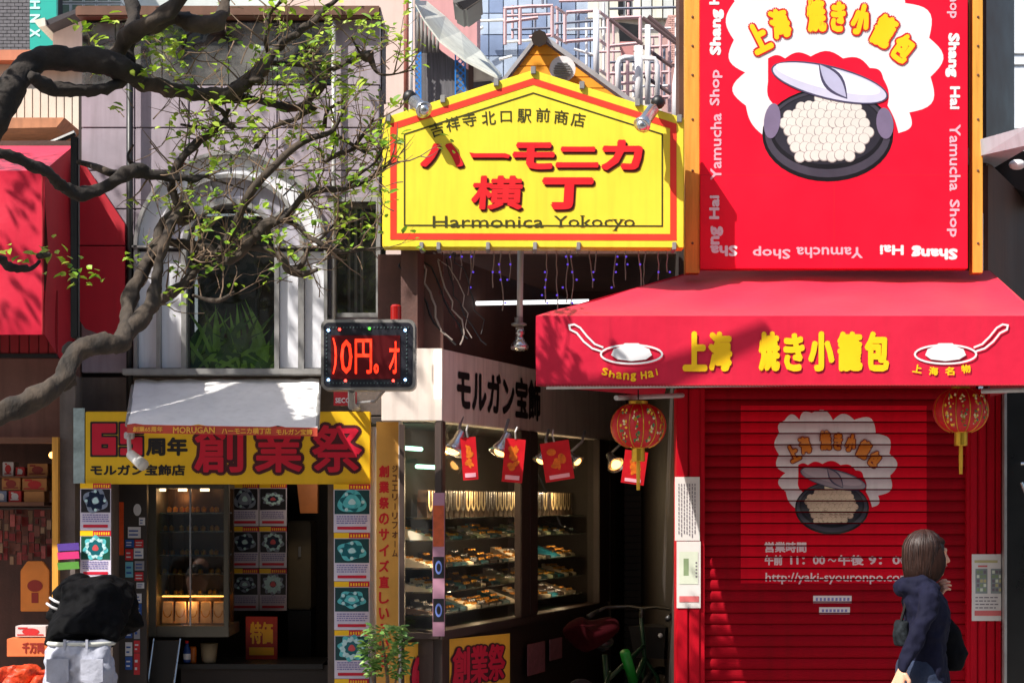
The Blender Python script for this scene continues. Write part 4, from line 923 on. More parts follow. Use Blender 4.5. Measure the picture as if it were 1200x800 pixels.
def emblem(pl,sc,name='emblem'):
    """pl maps drawing units; returns dict of layers"""
    L={}
    cl=MB(); P=[]
    for i in range(len(OUTER)-1):
        p=Vector(OUTER[i]); q=Vector(OUTER[i+1]); d=q-p; nn=Vector((d.y,-d.x))*OB[i]
        P+=[tuple(p+d*s/9+nn*math.sin(pi*s/9)) for s in range(9)]
    for i in range(len(INNER)-1):
        p=Vector(INNER[i]); q=Vector(INNER[i+1]); d=q-p; nn=Vector((d.y,-d.x))*(-abs(IB[i]))
        P+=[tuple(p+d*s/7+nn*math.sin(pi*s/7)) for s in range(7)]
    cl.flat(pl,P,.002); L['cloud']=cl
    bw=MB(); bw.ell(pl,425,395,192,137,.0026,0,n=40); bw.ell(pl,425,392,184,128,.0032,1,n=40); bw.ell(pl,424,384,168,112,.0038,2,n=40); bw.ell(pl,424,378,160,104,.0044,3,n=40)
    L['bowl']=bw
    dp=MB(); random.seed(4); pts=[]
    for r in range(9):
        yy=290+r*24
        for c_ in range(13):
            x=286+c_*23.5+(r%2)*12
            if ((x-424)/134)**2+((yy-382)/98)**2<0.96: pts.append((x+random.uniform(-3,3),yy+random.uniform(-3,3)))
    o=.005
    for x,y in pts: dp.ell(pl,x,y,17.5,17.5,o,1,n=14); o+=5e-5; dp.ell(pl,x,y-1.2,15.3,15.3,o,0,n=14); o+=5e-5
    L['dumplings']=dp; L['o']=o
    L['h1']=MB().ell(pl,262,355,24,52,o+.0006,0,.12,20); L['h2']=MB().ell(pl,592,362,25,46,o+.0006,0,-.1,20)
    ld=MB(); a=.24; ld.ell(pl,430,243,176,49,o+.0012,0,a,36); ld.ell(pl,430,243,171,44,o+.0018,1,a,36); ld.ell(pl,425,232,158,30,o+.0024,2,a,36)
    ld.flat(pl,arcs([(398,186),(482,291)],.22),o+.003,0); ld.flat(pl,arcs([(401,190),(479,286)],.17),o+.0036,3); L['lid']=ld
    ch=MB(); ch2=MB(); L['chars']=[]
    for c_,x,y,w_,h,r in (('上',222,112,62,92,-27),('海',284,70,60,92,-17),('焼',391,45,58,104,-4),('き',455,50,46,92,3),('小',522,58,56,96,14),('籠',590,92,64,98,27),('包',645,142,62,86,36)):
        text(ch,pl,c_,x-w_/2-4,y-h/2-4,x+w_/2+4,y+h/2+4,.105,o+.0042,rot=r,nb=12); text(ch2,pl,c_,x-w_/2+1,y-h/2+1,x+w_/2-1,y+h/2-1,.055,o+.0056,rot=r,nb=8)
        L['chars'].append((text(MB(),pl,c_,x-w_/2-4,y-h/2-4,x+w_/2+4,y+h/2+4,.105,o+.0042,rot=r,nb=12),text(MB(),pl,c_,x-w_/2+1,y-h/2+1,x+w_/2-1,y+h/2-1,.055,o+.0056,rot=r,nb=8)))
    L['co']=ch; L['ci']=ch2
    return L
cloudm=whiteink
def emats(dim=False):
    return dict(bowl=[M('bowl_outline',(16,14,18),.4),M('bowl_grey_rim',(66,62,74),.4,var=.2),M('bowl_rim_edge',(22,20,26),.4),M('bowl_inside',(44,42,52),.4,var=.2)],
        dump=[M('dumpling_white',(216,212,204),.5,var=.08),M('dumpling_shadow_line',(150,140,138),.5)],
        lid=[M('lid_outline',(70,66,92),.4),M('lid_edge_lilac',(200,200,222),.4),M('lid_face_white',(226,226,240),.4,var=.06),M('lid_handle_lilac',(176,176,204),.4)])
em=emats()
bb=thing('billboard','tall red billboard with a white steam cloud, open dumpling pan and arched yellow characters','billboard',W(978,315,11.8)); P1172=FP(11.72)
obj('panel', MB().rect(P1172,820.5,-180,1134.5,315,0,-.1), gloss_red, bb, bevel=.004)
EB=lambda u,v,o=0: P1172(800+u/2.5,v/2.5,o*.3+.0003)
L=emblem(EB,1)
obj('seam', MB().fr(P1172,977.2,-180,977.8,315,.0003).fr(P1172,820.5,205,1134.5,205.5,.0003).fr(P1172,1100,262,1112,262.4,.0003), M('vinyl_seam',(190,12,38),.5), bb); obj('steam_cloud', L['cloud'], cloudm, bb); bo=obj('pan', L['bowl'], em['bowl'], bb); obj('dumpling_print', L['dumplings'], em['dump'], bo, kind='stuff'); [obj('pan_handle', L[h_], M('mauve_handle',(120,108,136),.4,var=.15), bo) for h_ in ('h1','h2')]; obj('lid', L['lid'], em['lid'], bb)
obj('lettering_outline', L['co'], M('deep_red_outline_ink',(196,20,30),.4), bb); obj('lettering', L['ci'], yelink, bb)
for s_,cx_,cy_,len_,hh,rot in (('Shang',1095,296,54,17,180),('Hai',1045,293,28,12,180),('Sha',848,294,32,13,180),('Yamucha',972,296,78,13,180),('Shop',904,296,44,15,180),('Hai',837,243,28,12,-90),('ng',840,276,22,15,-90),('Shop',839,103,42,15,-90),('Yamucha',839,172,78,13,-90),('Shang',840,38,54,17,-90),('Hai',837,-8,28,12,-90),('Shop',1117,4,36,15,90),('Shang',1116,65,52,17,90),('Hai',1119,115,27,12,90),('Yamucha',1119,185,78,13,90),('Shop',1117,256,44,15,90)):
    big_=s_ not in ('Yamucha','Shop'); mb=MB(); text(mb,P1172,s_,cx_-len_/2,cy_-hh/2,cx_+len_/2,cy_+hh/2,.065 if big_ else .03,.002,rot=rot)
    obj('border_word', mb, whiteink if big_ else pinkink, bb)
for x0,x1,lab in ((803,820,'yellow brown wooden post left of the red billboard'),(1140,1152,'yellow brown wooden post right of the red billboard')):
    q=thing('billboard_post',lab,'post',W((x0+x1)/2,320,11.85)); obj('board', MB().rect(FP(11.74),x0,-180,x1,320,0,-.1), wood_y, q, bevel=.003)
    for yy in (20,54,88,140,200,285): obj('bolt', MB().ball(W((x0+x1)/2,yy,11.74),.008,n=6), brownmetal, q)
# shutter print
zp=lambda u,v,o=0: P1203(u,v,o)
ps=MB().fr(P1203,868,475,1086,683,.0012); wrap_print('red_print_panel', ps, M('printed_bright_red',(224,9,38),.7,var=.08,streak=.2,spec=.1), rsh)
ES=lambda u,v,o=0: P1203(975+(u-425)*.226,595+(v-395)*.226,o*.6+.001)
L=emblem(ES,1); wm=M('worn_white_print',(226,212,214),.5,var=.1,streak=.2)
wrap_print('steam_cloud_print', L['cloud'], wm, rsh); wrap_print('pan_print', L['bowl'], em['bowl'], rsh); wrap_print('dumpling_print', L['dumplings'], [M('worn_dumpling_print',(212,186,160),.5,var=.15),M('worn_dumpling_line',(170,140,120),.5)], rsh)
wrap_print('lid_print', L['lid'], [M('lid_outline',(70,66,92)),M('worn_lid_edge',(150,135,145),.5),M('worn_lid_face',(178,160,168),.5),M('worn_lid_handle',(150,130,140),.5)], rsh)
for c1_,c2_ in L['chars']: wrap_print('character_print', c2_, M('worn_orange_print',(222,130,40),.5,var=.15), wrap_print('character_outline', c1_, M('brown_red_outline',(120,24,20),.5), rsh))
mb=MB(); wrap_print('hours_lettering', text(MB(),P1203,'営業時間',896,634.5,945,647,.04,.0022), M('pale_pink_white_print',(240,206,210),.5,var=.08), rsh); wrap_print('web_lettering', text(MB(),P1203,'http://yaki-syouronpo.com',897,670.5,1066,684,.018,.0022), M('pale_pink_white_print',(240,206,210)), rsh)
for s_,a,b,c_,d_,bo_ in (('午前',896,650,917,662,.04),('11：00',926,651,967,661,.05),('〜',970,654,980,658,.05),('午後',982,650,1012,662,.04),('9：00',1018,651,1064,661,.05)): wrap_print('hours_lettering', text(MB(),P1203,s_,a,b,c_,d_,bo_,.0022), M('pale_pink_white_print',(240,206,210)), rsh)
mb=MB().fr(P1203,953,697.5,998,706,.0012,0).fr(P1203,960,711,996,719,.0012,0); random.seed(2)
for k in range(9): mb.fr(P1203,956+k*4.6,700,958.6+k*4.6,703.6,.002,1)
for k in range(7): mb.fr(P1203,963+k*4.5,713.4,965.8+k*4.5,716.6,.002,1)
wrap_print('paper_sticker', mb, [wm,M('lilac_print',(128,120,176))], rsh)
# notices
def notice(x0,y0,x1,y1,Y,lab,kind):
    pl=FP(Y); r=thing('paper_notice',lab,'notice',W((x0+x1)/2,y1,Y)); obj('sheet', MB().rect(pl,x0,y0,x1,y1,0,-.006), M('white_notice_paper',(222,216,212),.5,var=.05), r)
    mb=MB(); random.seed(int(x0+y0))
    if kind=='lines':
        for k in range(7):
            x=x0+4+k*(x1-x0-7)/7; y=y0+8
            while y<y1-8: l_=random.uniform(2,5); mb.fr(pl,x,y,x+1.1,y+l_,.002,0); y+=l_+1.2
    elif kind=='map':
        mb.fr(pl,x0+3,y0+12,x1-3,y0+50,.002,1); mb.fr(pl,x0+8,y0+20,x0+14,y0+40,.0026,2); mb.fr(pl,x0+3,y1-14,x1-2,y1-7,.002,3)
        for k in range(5): mb.fr(pl,x1-6,y0+24+k*4,x1-4,y0+26+k*4,.003,0)
    else:
        w_=x1-x0; mb.fr(pl,x0+3,y0+7,x1-6,y0+10,.002,4); mb.fr(pl,x0+7,y0+13,x0+18,y0+15,.002,3)
        for a in (x0+4,x0+22):
            mb.fr(pl,a,y0+17,min(a+14,x1-2),y0+46,.002,5)
            for i in range(3):
                for j in range(5): mb.fr(pl,a+1.5+i*4,y0+19+j*5.2,min(a+4.6+i*4,x1-2.2),y0+22.6+j*5.2,.0026,random.choice([0,2,4,1]))
        for k in range(4):
            x=x0+4
            while x<x1-8: l_=random.uniform(2,6); mb.fr(pl,x,y0+50+k*4,x+l_,y0+51.3+k*4,.002,0); x+=l_+1.2
        mb.fr(pl,x0+3,y1-12,x1-2,y1-6,.002,3)
    obj('print', mb, [M('grey_print',(120,110,120),.5),M('pale_green_print',(214,220,200),.5),M('sage_print',(140,160,120),.5,var=.3),M('rose_print',(216,110,110),.5),M('olive_print',(190,180,130),.5),M('blue_grey_print',(140,150,150),.5,var=.3)], r)
    return r
notice(791,558.5,820,633,11.984,'upper white paper notice with thin vertical writing on the left red pillar','lines')
notice(793,634,821,712,11.984,'lower sunlit white notice with a faint map and pink band on the left red pillar','map')
notice(1139,649,1175,727,11.984,'framed pale menu sheet with small pictures on the right red pillar','menu')

# ------------------------------------------------ red awning
aw2=thing('red_awning','wide red fabric awning with yellow characters and white dumpling plates over the shuttered shop','awning',W(920,452,11.4))
YF=10.9; PF=FP(YF); ztop=W(0,370,YF).z; zbot=W(0,452,YF).z; xF0=W(628,0,YF).x; xF1=W(1219,0,YF).x
xW0=W(815,0,12).x; xW1=W(1160,0,12).x; zW=W(0,317,12).z; xB=W(778,0,12).x
def grid(mb,c00,c10,c01,c11,nu,nv,amp,seed,nrm,sag=0,m=0):
    vs=[]
    for j in range(nv+1):
        for i in range(nu+1):
            p=(Vector(c00).lerp(Vector(c10),i/nu)).lerp(Vector(c01).lerp(Vector(c11),i/nu), j/nv)
            e=math.sin(pi*min(1,j/nv))**.5 if nv>1 else 1
            p+=nrm*(amp*noise.noise(Vector((p.x*2.2+seed,p.y*2,p.z*2.5)))*e-sag*math.sin(pi*j/nv)*(.6+.4*math.sin(i/nu*pi*5)**2)); vs.append(p)
    mb.add(vs,[(j*(nu+1)+i,(j+1)*(nu+1)+i,(j+1)*(nu+1)+i+1,j*(nu+1)+i+1) for j in range(nv) for i in range(nu)],m)
mb=MB(); grid(mb,(xW0,12,zW),(xW1,12,zW),(xF0,YF,ztop),(xF1,YF,ztop),50,14,.02,1,Vector((0,-.3,1)),.025)
obj('sloping_top', mb, redfab, aw2, smooth=True)
mb=MB(); grid(mb,(xF0,YF,ztop),(xF1,YF,ztop),(xF0,YF,zbot),(xF1,YF,zbot),60,8,.006,5,Vector((0,-1,0)))
vf=obj('front_valance', mb, redfab, aw2, smooth=True)
mb=MB(); grid(mb,(xW0,12,zW),(xF0,YF,ztop),(xB,12,zbot),(xF0,YF,zbot),14,8,.012,9,Vector((-1,0,0)))
obj('side_valance', mb, redfab, aw2, smooth=True)
mb=MB(); grid(mb,(xF1,YF,ztop),(xW1,12,zW),(xF1,YF,zbot),(xW1,12,zbot),14,8,.012,9,Vector((1,0,0))); obj('side_valance', mb, redfab, aw2, smooth=True)
mb=MB(); x=xF0
while x<xF1-.02: mb.tube([(x,YF-.004,zbot+.004),(x+.014,YF-.004,zbot+.002)],.006,5); x+=.017
obj('hem_braid', mb, M('dark_red_braid',(150,14,28),.8), aw2, kind='stuff')
obj('frame_bar', MB().tube([W(722,466,11.0),W(800,463,12.0)],.014).tube([W(640,453,YF+.03),(xF1-.05,YF+.03,zbot+.03)],.014).tube([W(1150,458,11.1),W(1215,456,11.0)],.014), pip, aw2)
PA=FP(YF-.0065)
mb=MB()
for ch,a,b in (('上',800,829),('海',830,858),('焼',889,914),('き',918,943),('小',947,978),('籠',981,1011),('包',1013,1042)): text(mb,PA,ch,a,388 if ch!='き' else 390,b,435,.045,0.0,nb=8)
obj('lettering', mb, yelink, aw2)
# plates with dumplings, both ends
def spoon(flip,x0):
    fx=(lambda x: x) if not flip else (lambda x: 1848-x)
    mb=MB(); mb.ribbon(PA,[(fx(x),y) for x,y in ((706,412),(694,408),(684,400),(676,390),(668,386),(667,381),(673,380),(680,384),(688,394),(697,403),(707,407))],2.2,0,0)
    mb.ribbon(PA,[(fx(740+36*math.cos(a)),415+11*math.sin(a)) for a in [2*pi*i/30 for i in range(30)]],2.2,.001,0,True)
    mb.flat(PA,[(fx(x),y) for x,y in ((716,416),(719,409),(727,406),(732,402),(740,402),(748,402),(754,406),(761,409),(764,416),(757,421),(740,423),(724,421))],.002,0)
    return mb
obj('plate_emblem', spoon(False,0), whiteink, aw2); obj('plate_emblem', spoon(True,0), whiteink, aw2)
mb=MB(); 
for k,ch in enumerate('ShangHai'):
    x=709+k*8.3+(4 if k>4 else 0); t=(x-740)/36; hw_=.9 if ch=='i' else 3.6; text(mb,PA,ch,x-hw_-(1.5 if ch=='i' else 0),434-7*t*t+2 - (0 if ch in 'SH' else -1),x+(hw_-1.5 if ch=='i' else 3.4),443-7*t*t+2+(2 if ch=='g' else 0),.05,.0,rot=-14*t)
for k,ch in enumerate('上海名物'): 
    x=1075+k*19; t=(x-1104)/36; text(mb,PA,ch,x-5.5,430-5*t*t,x+5.5,440-5*t*t,.04,.0,rot=-12*t)
obj('small_lettering', mb, yelink, aw2)
# lanterns
def lantern(px,py,Y,lab):
    c=W(px,py,Y); r=thing('paper_lantern',lab,'lantern',c-Vector((0,0,.33)),'red paper lanterns under the awning')
    R_=.148; H_=.118; k=Y/11.2
    for s in range(12):
        mb=MB(); vs=[]; n=10; m_=4
        for i in range(n+1):
            t=-1.25+2.5*i/n
            for j in range(m_+1):
                a=2*pi*(s+j/m_)/12+.13; bul=1+.035*math.sin(pi*j/m_); rr=R_*bul*math.cos(t)**.8
                vs.append(c+Vector((rr*math.cos(a),rr*math.sin(a),H_*math.sin(t)/math.sin(1.25))))
        fs=[(i*(m_+1)+j,i*(m_+1)+j+1,(i+1)*(m_+1)+j+1,(i+1)*(m_+1)+j) for i in range(n) for j in range(m_)]
        mb.add(vs,fs); obj('segment', mb, M('lantern_red_silk',(200,14,24),.5,var=.12,scale=12), r, smooth=True)
    for s in range(12):
        a=2*pi*s/12+.13; obj('rib', MB().tube([c+Vector((R_*1.005*math.cos(t)**.8*math.cos(a),R_*1.005*math.cos(t)**.8*math.sin(a),H_*math.sin(t)/math.sin(1.25))) for t in [-1.25+2.5*i/10 for i in range(11)]],.0028,5), gold, r)
    mb=MB(); random.seed(int(px))
    for s in (8,9,7,10):
        a0=2*pi*(s+.5)/12+.13
        for k_ in range(26):
            t=random.uniform(-.75,.75); a=a0+random.gauss(0,.07); rr=R_*1.045*math.cos(t)**.8; p=c+Vector((rr*math.cos(a),rr*math.sin(a),H_*math.sin(t)/math.sin(1.25)))
            d=Vector((math.cos(a),math.sin(a),0)); u=Vector((-d.y,d.x,0)); z_=random.uniform(.004,.014); q=random.uniform(.003,.011)
            mb.add([p-u*q,p-Vector((0,0,z_)),p+u*q,p+Vector((0,0,z_))],[(0,1,2,3)],random.choice([0,0,1,2]))
    obj('gold_figure_print', mb, [gold,M('cream_print',(236,214,160),.5),M('green_print',(60,120,70),.5)], r, kind='stuff')
    obj('top_cap', MB().lathe(c+Vector((0,0,H_-.004)),[(.045,0),(.052,.006),(.052,.022),(.02,.026)],20), gold, r)
    obj('bottom_collar', MB().lathe(c-Vector((0,0,H_+.075)),[(.033,0),(.036,.004),(.036,.07),(.044,.078)],20), gold, r)
    obj('tassel', MB().tube([c-Vector((0,0,H_+.07)),c-Vector((0,0,H_+.15)),c-Vector((0,0,H_+.23))],[.010,.011,.009],8), M('yellow_tassel',(226,172,40),.7,var=.3,scale=50,stretch=(5,5,.3)), r)
    obj('hanger', MB().tube([c+Vector((0,0,H_+.02)),c+Vector((0,0,H_+.08))],.004,5), black, r)
lantern(748,499,11.15,'left red paper lantern with gold ribs hanging at the alley side of the awning')
lantern(1126,481,11.25,'right red paper lantern with gold ribs hanging in front of the right pillar')
# ------------------------------------------------ right edge
rb_=thing('right_building','dim brown side wall with tall grey window panes at the right edge of the photo','building',(3.2,13.5,0))
xq=W(1153,0,12.2).x
def RW(u,v,o=0):      # receding wall: u = photo column, plane swinging back to the right
    X0=2.78; Y0_=12.1; dx=.55; dy=1.0; k=(u-600)/F; s=(k*Y0_-X0)/(dx-k*dy); p=Vector((X0+dx*s, Y0_+dy*s, 0)); p.z=HC+(HY-v)*p.y/F; p+=Vector((-dy,dx,0)).normalized()*o*.3; return p
obj('brown_wall', MB().prism(RW,[(1152,190),(1199,235),(1199,520),(1152,520)],0,-.1), M('brown_side_render',(96,66,54),.75,var=.25,streak=.4), rb_)
obj('doorway_recess', MB().prism(RW,[(1170,255),(1185,272),(1185,345),(1170,345)],.01,.0), black, rb_)
obj('wall', MB().prism(RW,[(1150,-160),(1183,-160),(1183,178),(1150,195)],-.02,-.1), M('brown_window_frame',(74,56,48),.5,var=.2), rb_)
for a,b in (((1153,-160,1163,-160,1163,16,1153,12)),((1164,-160,1173,-160,1173,24,1164,18))) if False else []: pass
for q in ([(1154,20),(1163,26),(1163,118),(1154,105)],[(1164.5,26),(1173,32),(1173,135),(1164.5,121)],[(1154,-150),(1163,-150),(1163,23),(1154,17)],[(1164.5,-150),(1173,-150),(1173,29),(1164.5,24)]):
    obj('pane', MB().prism(RW,q,.02,.0), M('grey_frosted_pane',(170,146,124),.8,spec=.15,var=.35,scale=2,stretch=(1,1,3)), rb_)
sc2=thing('side_canopy','slanting pale metal canopy with dark underside at the right edge','canopy',W(1180,185,11.4)); mb=MB()
q=[W(1150,163,11.7),W(1210,146,11.0),W(1214,168,11.0),W(1151,182,11.7)]; bk_=Vector((.1,1.6,.1)); mb.add([p for p in q]+[p+bk_ for p in q],[(3,2,1,0),(4,5,6,7),(0,1,5,4),(1,2,6,5),(2,3,7,6),(3,0,4,7)])
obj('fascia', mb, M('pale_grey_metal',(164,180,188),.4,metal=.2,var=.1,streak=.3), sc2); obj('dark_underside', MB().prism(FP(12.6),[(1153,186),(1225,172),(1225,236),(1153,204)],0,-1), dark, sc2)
wl=obj('wall_lamp', MB().ball(W(1192,193,11.9),.05,.05,.03), whp, smooth=True); tg(wl,'small white round lamp under the pale canopy at the right edge','lamp')
bp=thing('black_column','black shopfront column at the lower right edge beside the menu','column',W(1190,946,11.9)); obj('core', MB().rect(FP(11.88),1178,455,1230,946,0,-.3), M('black_gloss_panel',(22,22,22),.3,var=.3), bp)
obj('edge_strip', MB().rect(FP(11.86),1177,455,1180,946,0,-.05), steel, bp); obj('door_handle', MB().tube([W(1196,543,11.8),W(1203,543,11.8)],.01).tube([W(1197,565,11.8),W(1203,580,11.8)],.01), chrome, bp)
tbk=thing('white_far_building','pale overexposed far building with thin horizontal joints at the top right','building',W(1195,590,30)); obj('wall', MB().rect(FP(30),1150,-200,1400,590,0,-3), M('very_pale_wall',(222,226,232),.6,var=.04), tbk)
for yy in (62,75,150): obj('joint', MB().rect(FP(29.98),1150,yy,1400,yy+1.5,0,-.02), steel, tbk)
nb_=thing('neighbour_shopfront','plain brown shop building standing beyond the right edge of the photo','building',(6,12.3,0))
obj('wall', MB().bx(3.42,9,12.2,12.5,0,7), M('brown_side_render',(96,66,54)), nb_)
for i in range(3):
    for j in range(2): obj('window', MB().bx(3.8+i*1.7,5.0+i*1.7,12.17,12.22,3.2+j*1.9,4.5+j*1.9), M('facade_dark_window',(60,64,70),.15,var=.3,spec=.8), nb_)
obj('shop_opening', MB().bx(3.7,8.7,12.16,12.22,.1,2.4), M('facade_dark_window',(60,64,70)), nb_)
# ------------------------------------------------ RED TENT SHOP, left edge
rt=thing('red_tent','tall red fabric tent front with pink sunlit top at the left edge of the photo','awning',W(40,400,11.3))
T=11.1; PT=FP(T)
xa=W(-330,0,T).x; xb=W(52,0,T).x; z0=W(0,200,T).z; z1=W(0,392,T).z; xc=W(86,0,12).x; zt_=W(0,171,12).z
mb=MB(); grid(mb,(xa,12,zt_),(xc,12,zt_),(xa,T,z0),(xb,T,z0),30,8,.02,3,Vector((0,-.3,1)),.02); obj('sloping_top', mb, redfab, rt, smooth=True)
mb=MB(); grid(mb,(xa,T,z0),(xb,T,z0),(xa,T,z1),(xb,T,z1),40,20,.03,12,Vector((0,-1,0)),-.02); obj('front_cloth', mb, redfab, rt, smooth=True)
mb=MB(); grid(mb,(xb,T,z0),(xc,12,zt_),(xb,T,z1),(xc,12,W(0,445,12).z),12,16,.03,17,Vector((1,0,0))); obj('side_cloth', mb, M('shaded_red_tent_cloth',(176,14,36),.75,var=.15,scale=3,streak=.2), rt, smooth=True)  # side cloth coloured darker than the front to hold its shade
obj('front_seam', MB().tube([W(50,200,T-.01),W(50,392,T-.01)],.006), M('dark_red_braid',(150,14,28),.8), rt)
rs2=thing('red_slat_panel','dull red vertical slat panel hanging below the tent at the left edge','panel',W(30,416,11.5)); P114=FP(11.45)
for k in range(-6,6): obj('slat', MB().rect(P114,k*11.4+.5,340,k*11.4+10.6,414,0,-.02), M('dull_red_slat',(150,24,34),.6,var=.2,streak=.4), rs2, bevel=.003)
obj('bottom_rail', MB().rect(P114,-70,414.5,66,419,.01,-.04), black, rs2)
bpk=thing('black_banner_pole','black vertical pole standing in front of the red tent','pole',W(87,400,11.0)); obj('pole', MB().rect(FP(11.0),82.5,160,91.5,396,0,-.05), black, bpk, bevel=.006)
rw=thing('red_side_wall','red fabric covered wall panel with a diagonal top edge right of the black pole','wall',W(118,395,11.9)); P119=FP(11.9)
obj('upper_panel', MB().prism(P119,[(91,188),(96,188),(146,262),(146,287),(91,287)],0,-.05), M('shaded_red_tent_cloth',(176,14,36)), rw); obj('lower_panel', MB().prism(P119,[(91,288.5),(146,288.5),(146,385),(140,394),(118,392),(100,385),(91,372)],0,-.05), M('shaded_red_tent_cloth',(176,14,36)), rw)
gsx=thing('gift_shop','dim gift shop with timber beam and shelves below the red tent at the left edge','building',(-3.6,13,0))
obj('pillar', MB().rect(FP(11.8),70,440,88,946,0,-.4), M('grey_stone_pillar',(112,102,98),.8,var=.3,streak=.5,bump=.3), gsx)
obj('yellow_post', MB().rect(FP(11.75),61,512,68,946,0,-.05), wood_y, gsx)
obj('top_beam', MB().rect(FP(11.8),-120,513,62,519,0,-.1), M('brown_beam',(110,72,52),.6,var=.3), gsx)
obj('upper_wall', MB().rect(FP(12.1),-330,165,95,455,0,-.2), darkbrown, gsx)
obj('transom_wall', MB().rect(FP(11.9),-120,420,90,512,-.02,-.2), M('dusty_brown_render',(120,84,74),.8,var=.35,scale=3,streak=.5), gsx)
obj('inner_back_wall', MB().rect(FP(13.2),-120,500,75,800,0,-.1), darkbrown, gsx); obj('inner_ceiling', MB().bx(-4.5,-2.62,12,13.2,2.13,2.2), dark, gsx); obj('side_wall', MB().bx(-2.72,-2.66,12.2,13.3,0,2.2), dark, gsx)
obj('shelf', MB().rect(FP(12.3),-100,588,56,592,.1,-.5), M('brown_beam',(110,72,52)), gsx)
obj('shelf', MB().rect(FP(12.3),-100,557.6,57,559.2,.05,-.5), M('brown_beam',(110,72,52)), gsx)
kraft=M('kraft_box',(186,128,74),.7,var=.2,scale=8); 
def box_(x0,y0,x1,y1,Y,lab,m,pr=None,grp='gift boxes on the shop shelf'):
    r=thing('gift_box',lab,'box',W((x0+x1)/2,y1,Y),grp); pl=FP(Y); obj('carton', MB().rect(pl,x0,y0,x1,y1,0,-.14), m, r, bevel=.003)
    if pr: obj('print', MB().flat(pl,ellp((x0+x1)/2,(y0+y1)/2,(x1-x0)*.28,(y1-y0)*.3),.002,0).fr(pl,x0+2,y1-3.5,x1-3,y1-2,.0025,0).fr(pl,x0+3,y0+1.5,x0+(x1-x0)*.4,y0+3.5,.0025,0), pr, r)
    return r
R1=M('brown_red_print',(140,40,30),.5); W1=M('white_carton',(205,196,196),.6,var=.15); R2=M('red_carton',(190,36,40),.6,var=.2)
box_(32,543,56,557.5,12.3,'kraft gift box alone on top of the upper shelf, furthest right',kraft,R1); box_(3,541,16,557.5,12.3,'small white and red gift box standing on the upper shelf',W1,R2); box_(18,547,29,557.5,12.3,'small dark red gift box between the kraft box and the white box',R2,W1)
box_(2,559.4,24,574,12.28,'left kraft gift box with brown print in the middle row',kraft,R1); box_(26,560,55,575,12.28,'wide kraft gift box with a red round print in the middle row',kraft,R2)
box_(28,575.4,52,587.8,12.25,'plain kraft box below the wide printed kraft box',kraft); box_(10,575,25,587.8,12.25,'red and white gift box under the left kraft box',R2,W1); box_(-6,575,8,587.8,12.25,'blue grey gift box cut by the left edge of the photo',M('blue_grey_carton',(120,130,160),.6,var=.3),W1)
box_(18,733,54,746,11.9,'long white sweets box with red lettering above the orange one',W1,R2,'boxes stacked above the orange bags'); o_=box_(8,748,56,769,11.85,'orange printed box directly above the orange plastic bags',M('orange_carton',(220,120,70),.6,var=.2),None,'boxes stacked above the orange bags')
mb=MB(); text(mb,FP(11.85),'千万両',26,752,52,765,.04,.003); obj('lettering', mb, R1, o_)
random.seed(8); 
hc=thing('hanging_goods','rows of small dull red souvenir packets hanging under the gift shop shelf','goods rack',W(40,650,12.3)); pk=[M('packet_red',(120,24,26),.5,var=.4,scale=30),M('packet_pink',(170,84,80),.5,var=.4,scale=30),M('packet_brown',(110,60,46),.5,var=.4,scale=30),M('packet_cream',(140,110,84),.5,var=.3)]
for i in range(10):
    y=594+random.uniform(0,5); x=-10+i*7.2
    while y<652:
        h_=random.uniform(5,15); w2=random.uniform(4,7.4); pk_=obj('packet', MB().rect(FP(12.32+random.uniform(0,.1)),x+random.uniform(-1,1),y,x+w2,y+h_,0,-.02), random.choice(pk), hc); y+=h_+random.uniform(.5,2.5)
obj('rail', MB().tube([W(-10,595,12.3),W(60,595,12.3)],.008), black, hc)
pq=thing('orange_plaque','orange house shaped wooden plaque hanging in the gift shop','plaque',W(41,716,12.1)); P121=FP(12.1)
obj('board', MB().prism(P121,[(24,716),(24,668),(32,657),(50,657),(58,668),(58,716)],0,-.03), M('orange_plaque_wood',(214,130,50),.6,var=.2), pq, bevel=.004); obj('painted_mark', MB().flat(P121,ellp(41,686,9,7),.002).fr(P121,37,694,45,706,.002), R1, pq)
for k,(x,y,rx,ry,lab) in enumerate(((6,792,20,12,'orange plastic bag heap nearest the left edge'),(30,786,20,12,'middle orange plastic bag of sweets under the boxes'),(48,796,15,12,'right orange plastic bag beside the bending man'))):
    r=MB(); r.ball(W(x,y+4,11.5),rx/208,.12,ry/200,26); r.v=[tuple(Vector(v)+Vector((noise.noise(Vector(v)*14),noise.noise(Vector(v)*14+Vector((9,0,0))),noise.noise(Vector(v)*14+Vector((0,7,0)))))*.06) for v in r.v]
    q=obj('orange_bag', r, M('orange_plastic_film',(214,70,34),.5,var=.7,scale=16,bump=.8,bscale=40), smooth=True); tg(q,lab,'bag')
st2=obj('display_table', MB().rect(FP(11.6),-60,806,60,946,.3,-.5), kraft); tg(st2,'low display table under the orange plastic bags at the left edge','table')
ul=obj('shop_lamp', MB().ball(W(61,533,11.9),.02,n=8), M('warm_bulb',(255,190,110)), smooth=True); tg(ul,'tiny glowing orange bulb beside the yellow post of the gift shop','lamp')
for y,m_,lab in ((637,M('violet_label',(90,60,150),.5,var=.3),'small violet price tag strip on the left pillar above the bending man'),(647,M('magenta_label',(214,50,120),.5,var=.3),'magenta price tag strip below the violet one on the left pillar'),(659,M('green_label',(90,150,60),.5,var=.3),'green price tag strip above the back of the bending man')):
    q=obj('price_tag', MB().prism(FP(11.66),[(67,y),(92,y-1.5),(93,y+7),(68,y+8.5)],0,-.01), m_); tg(q,lab,'tag','price tags on the left pillar')

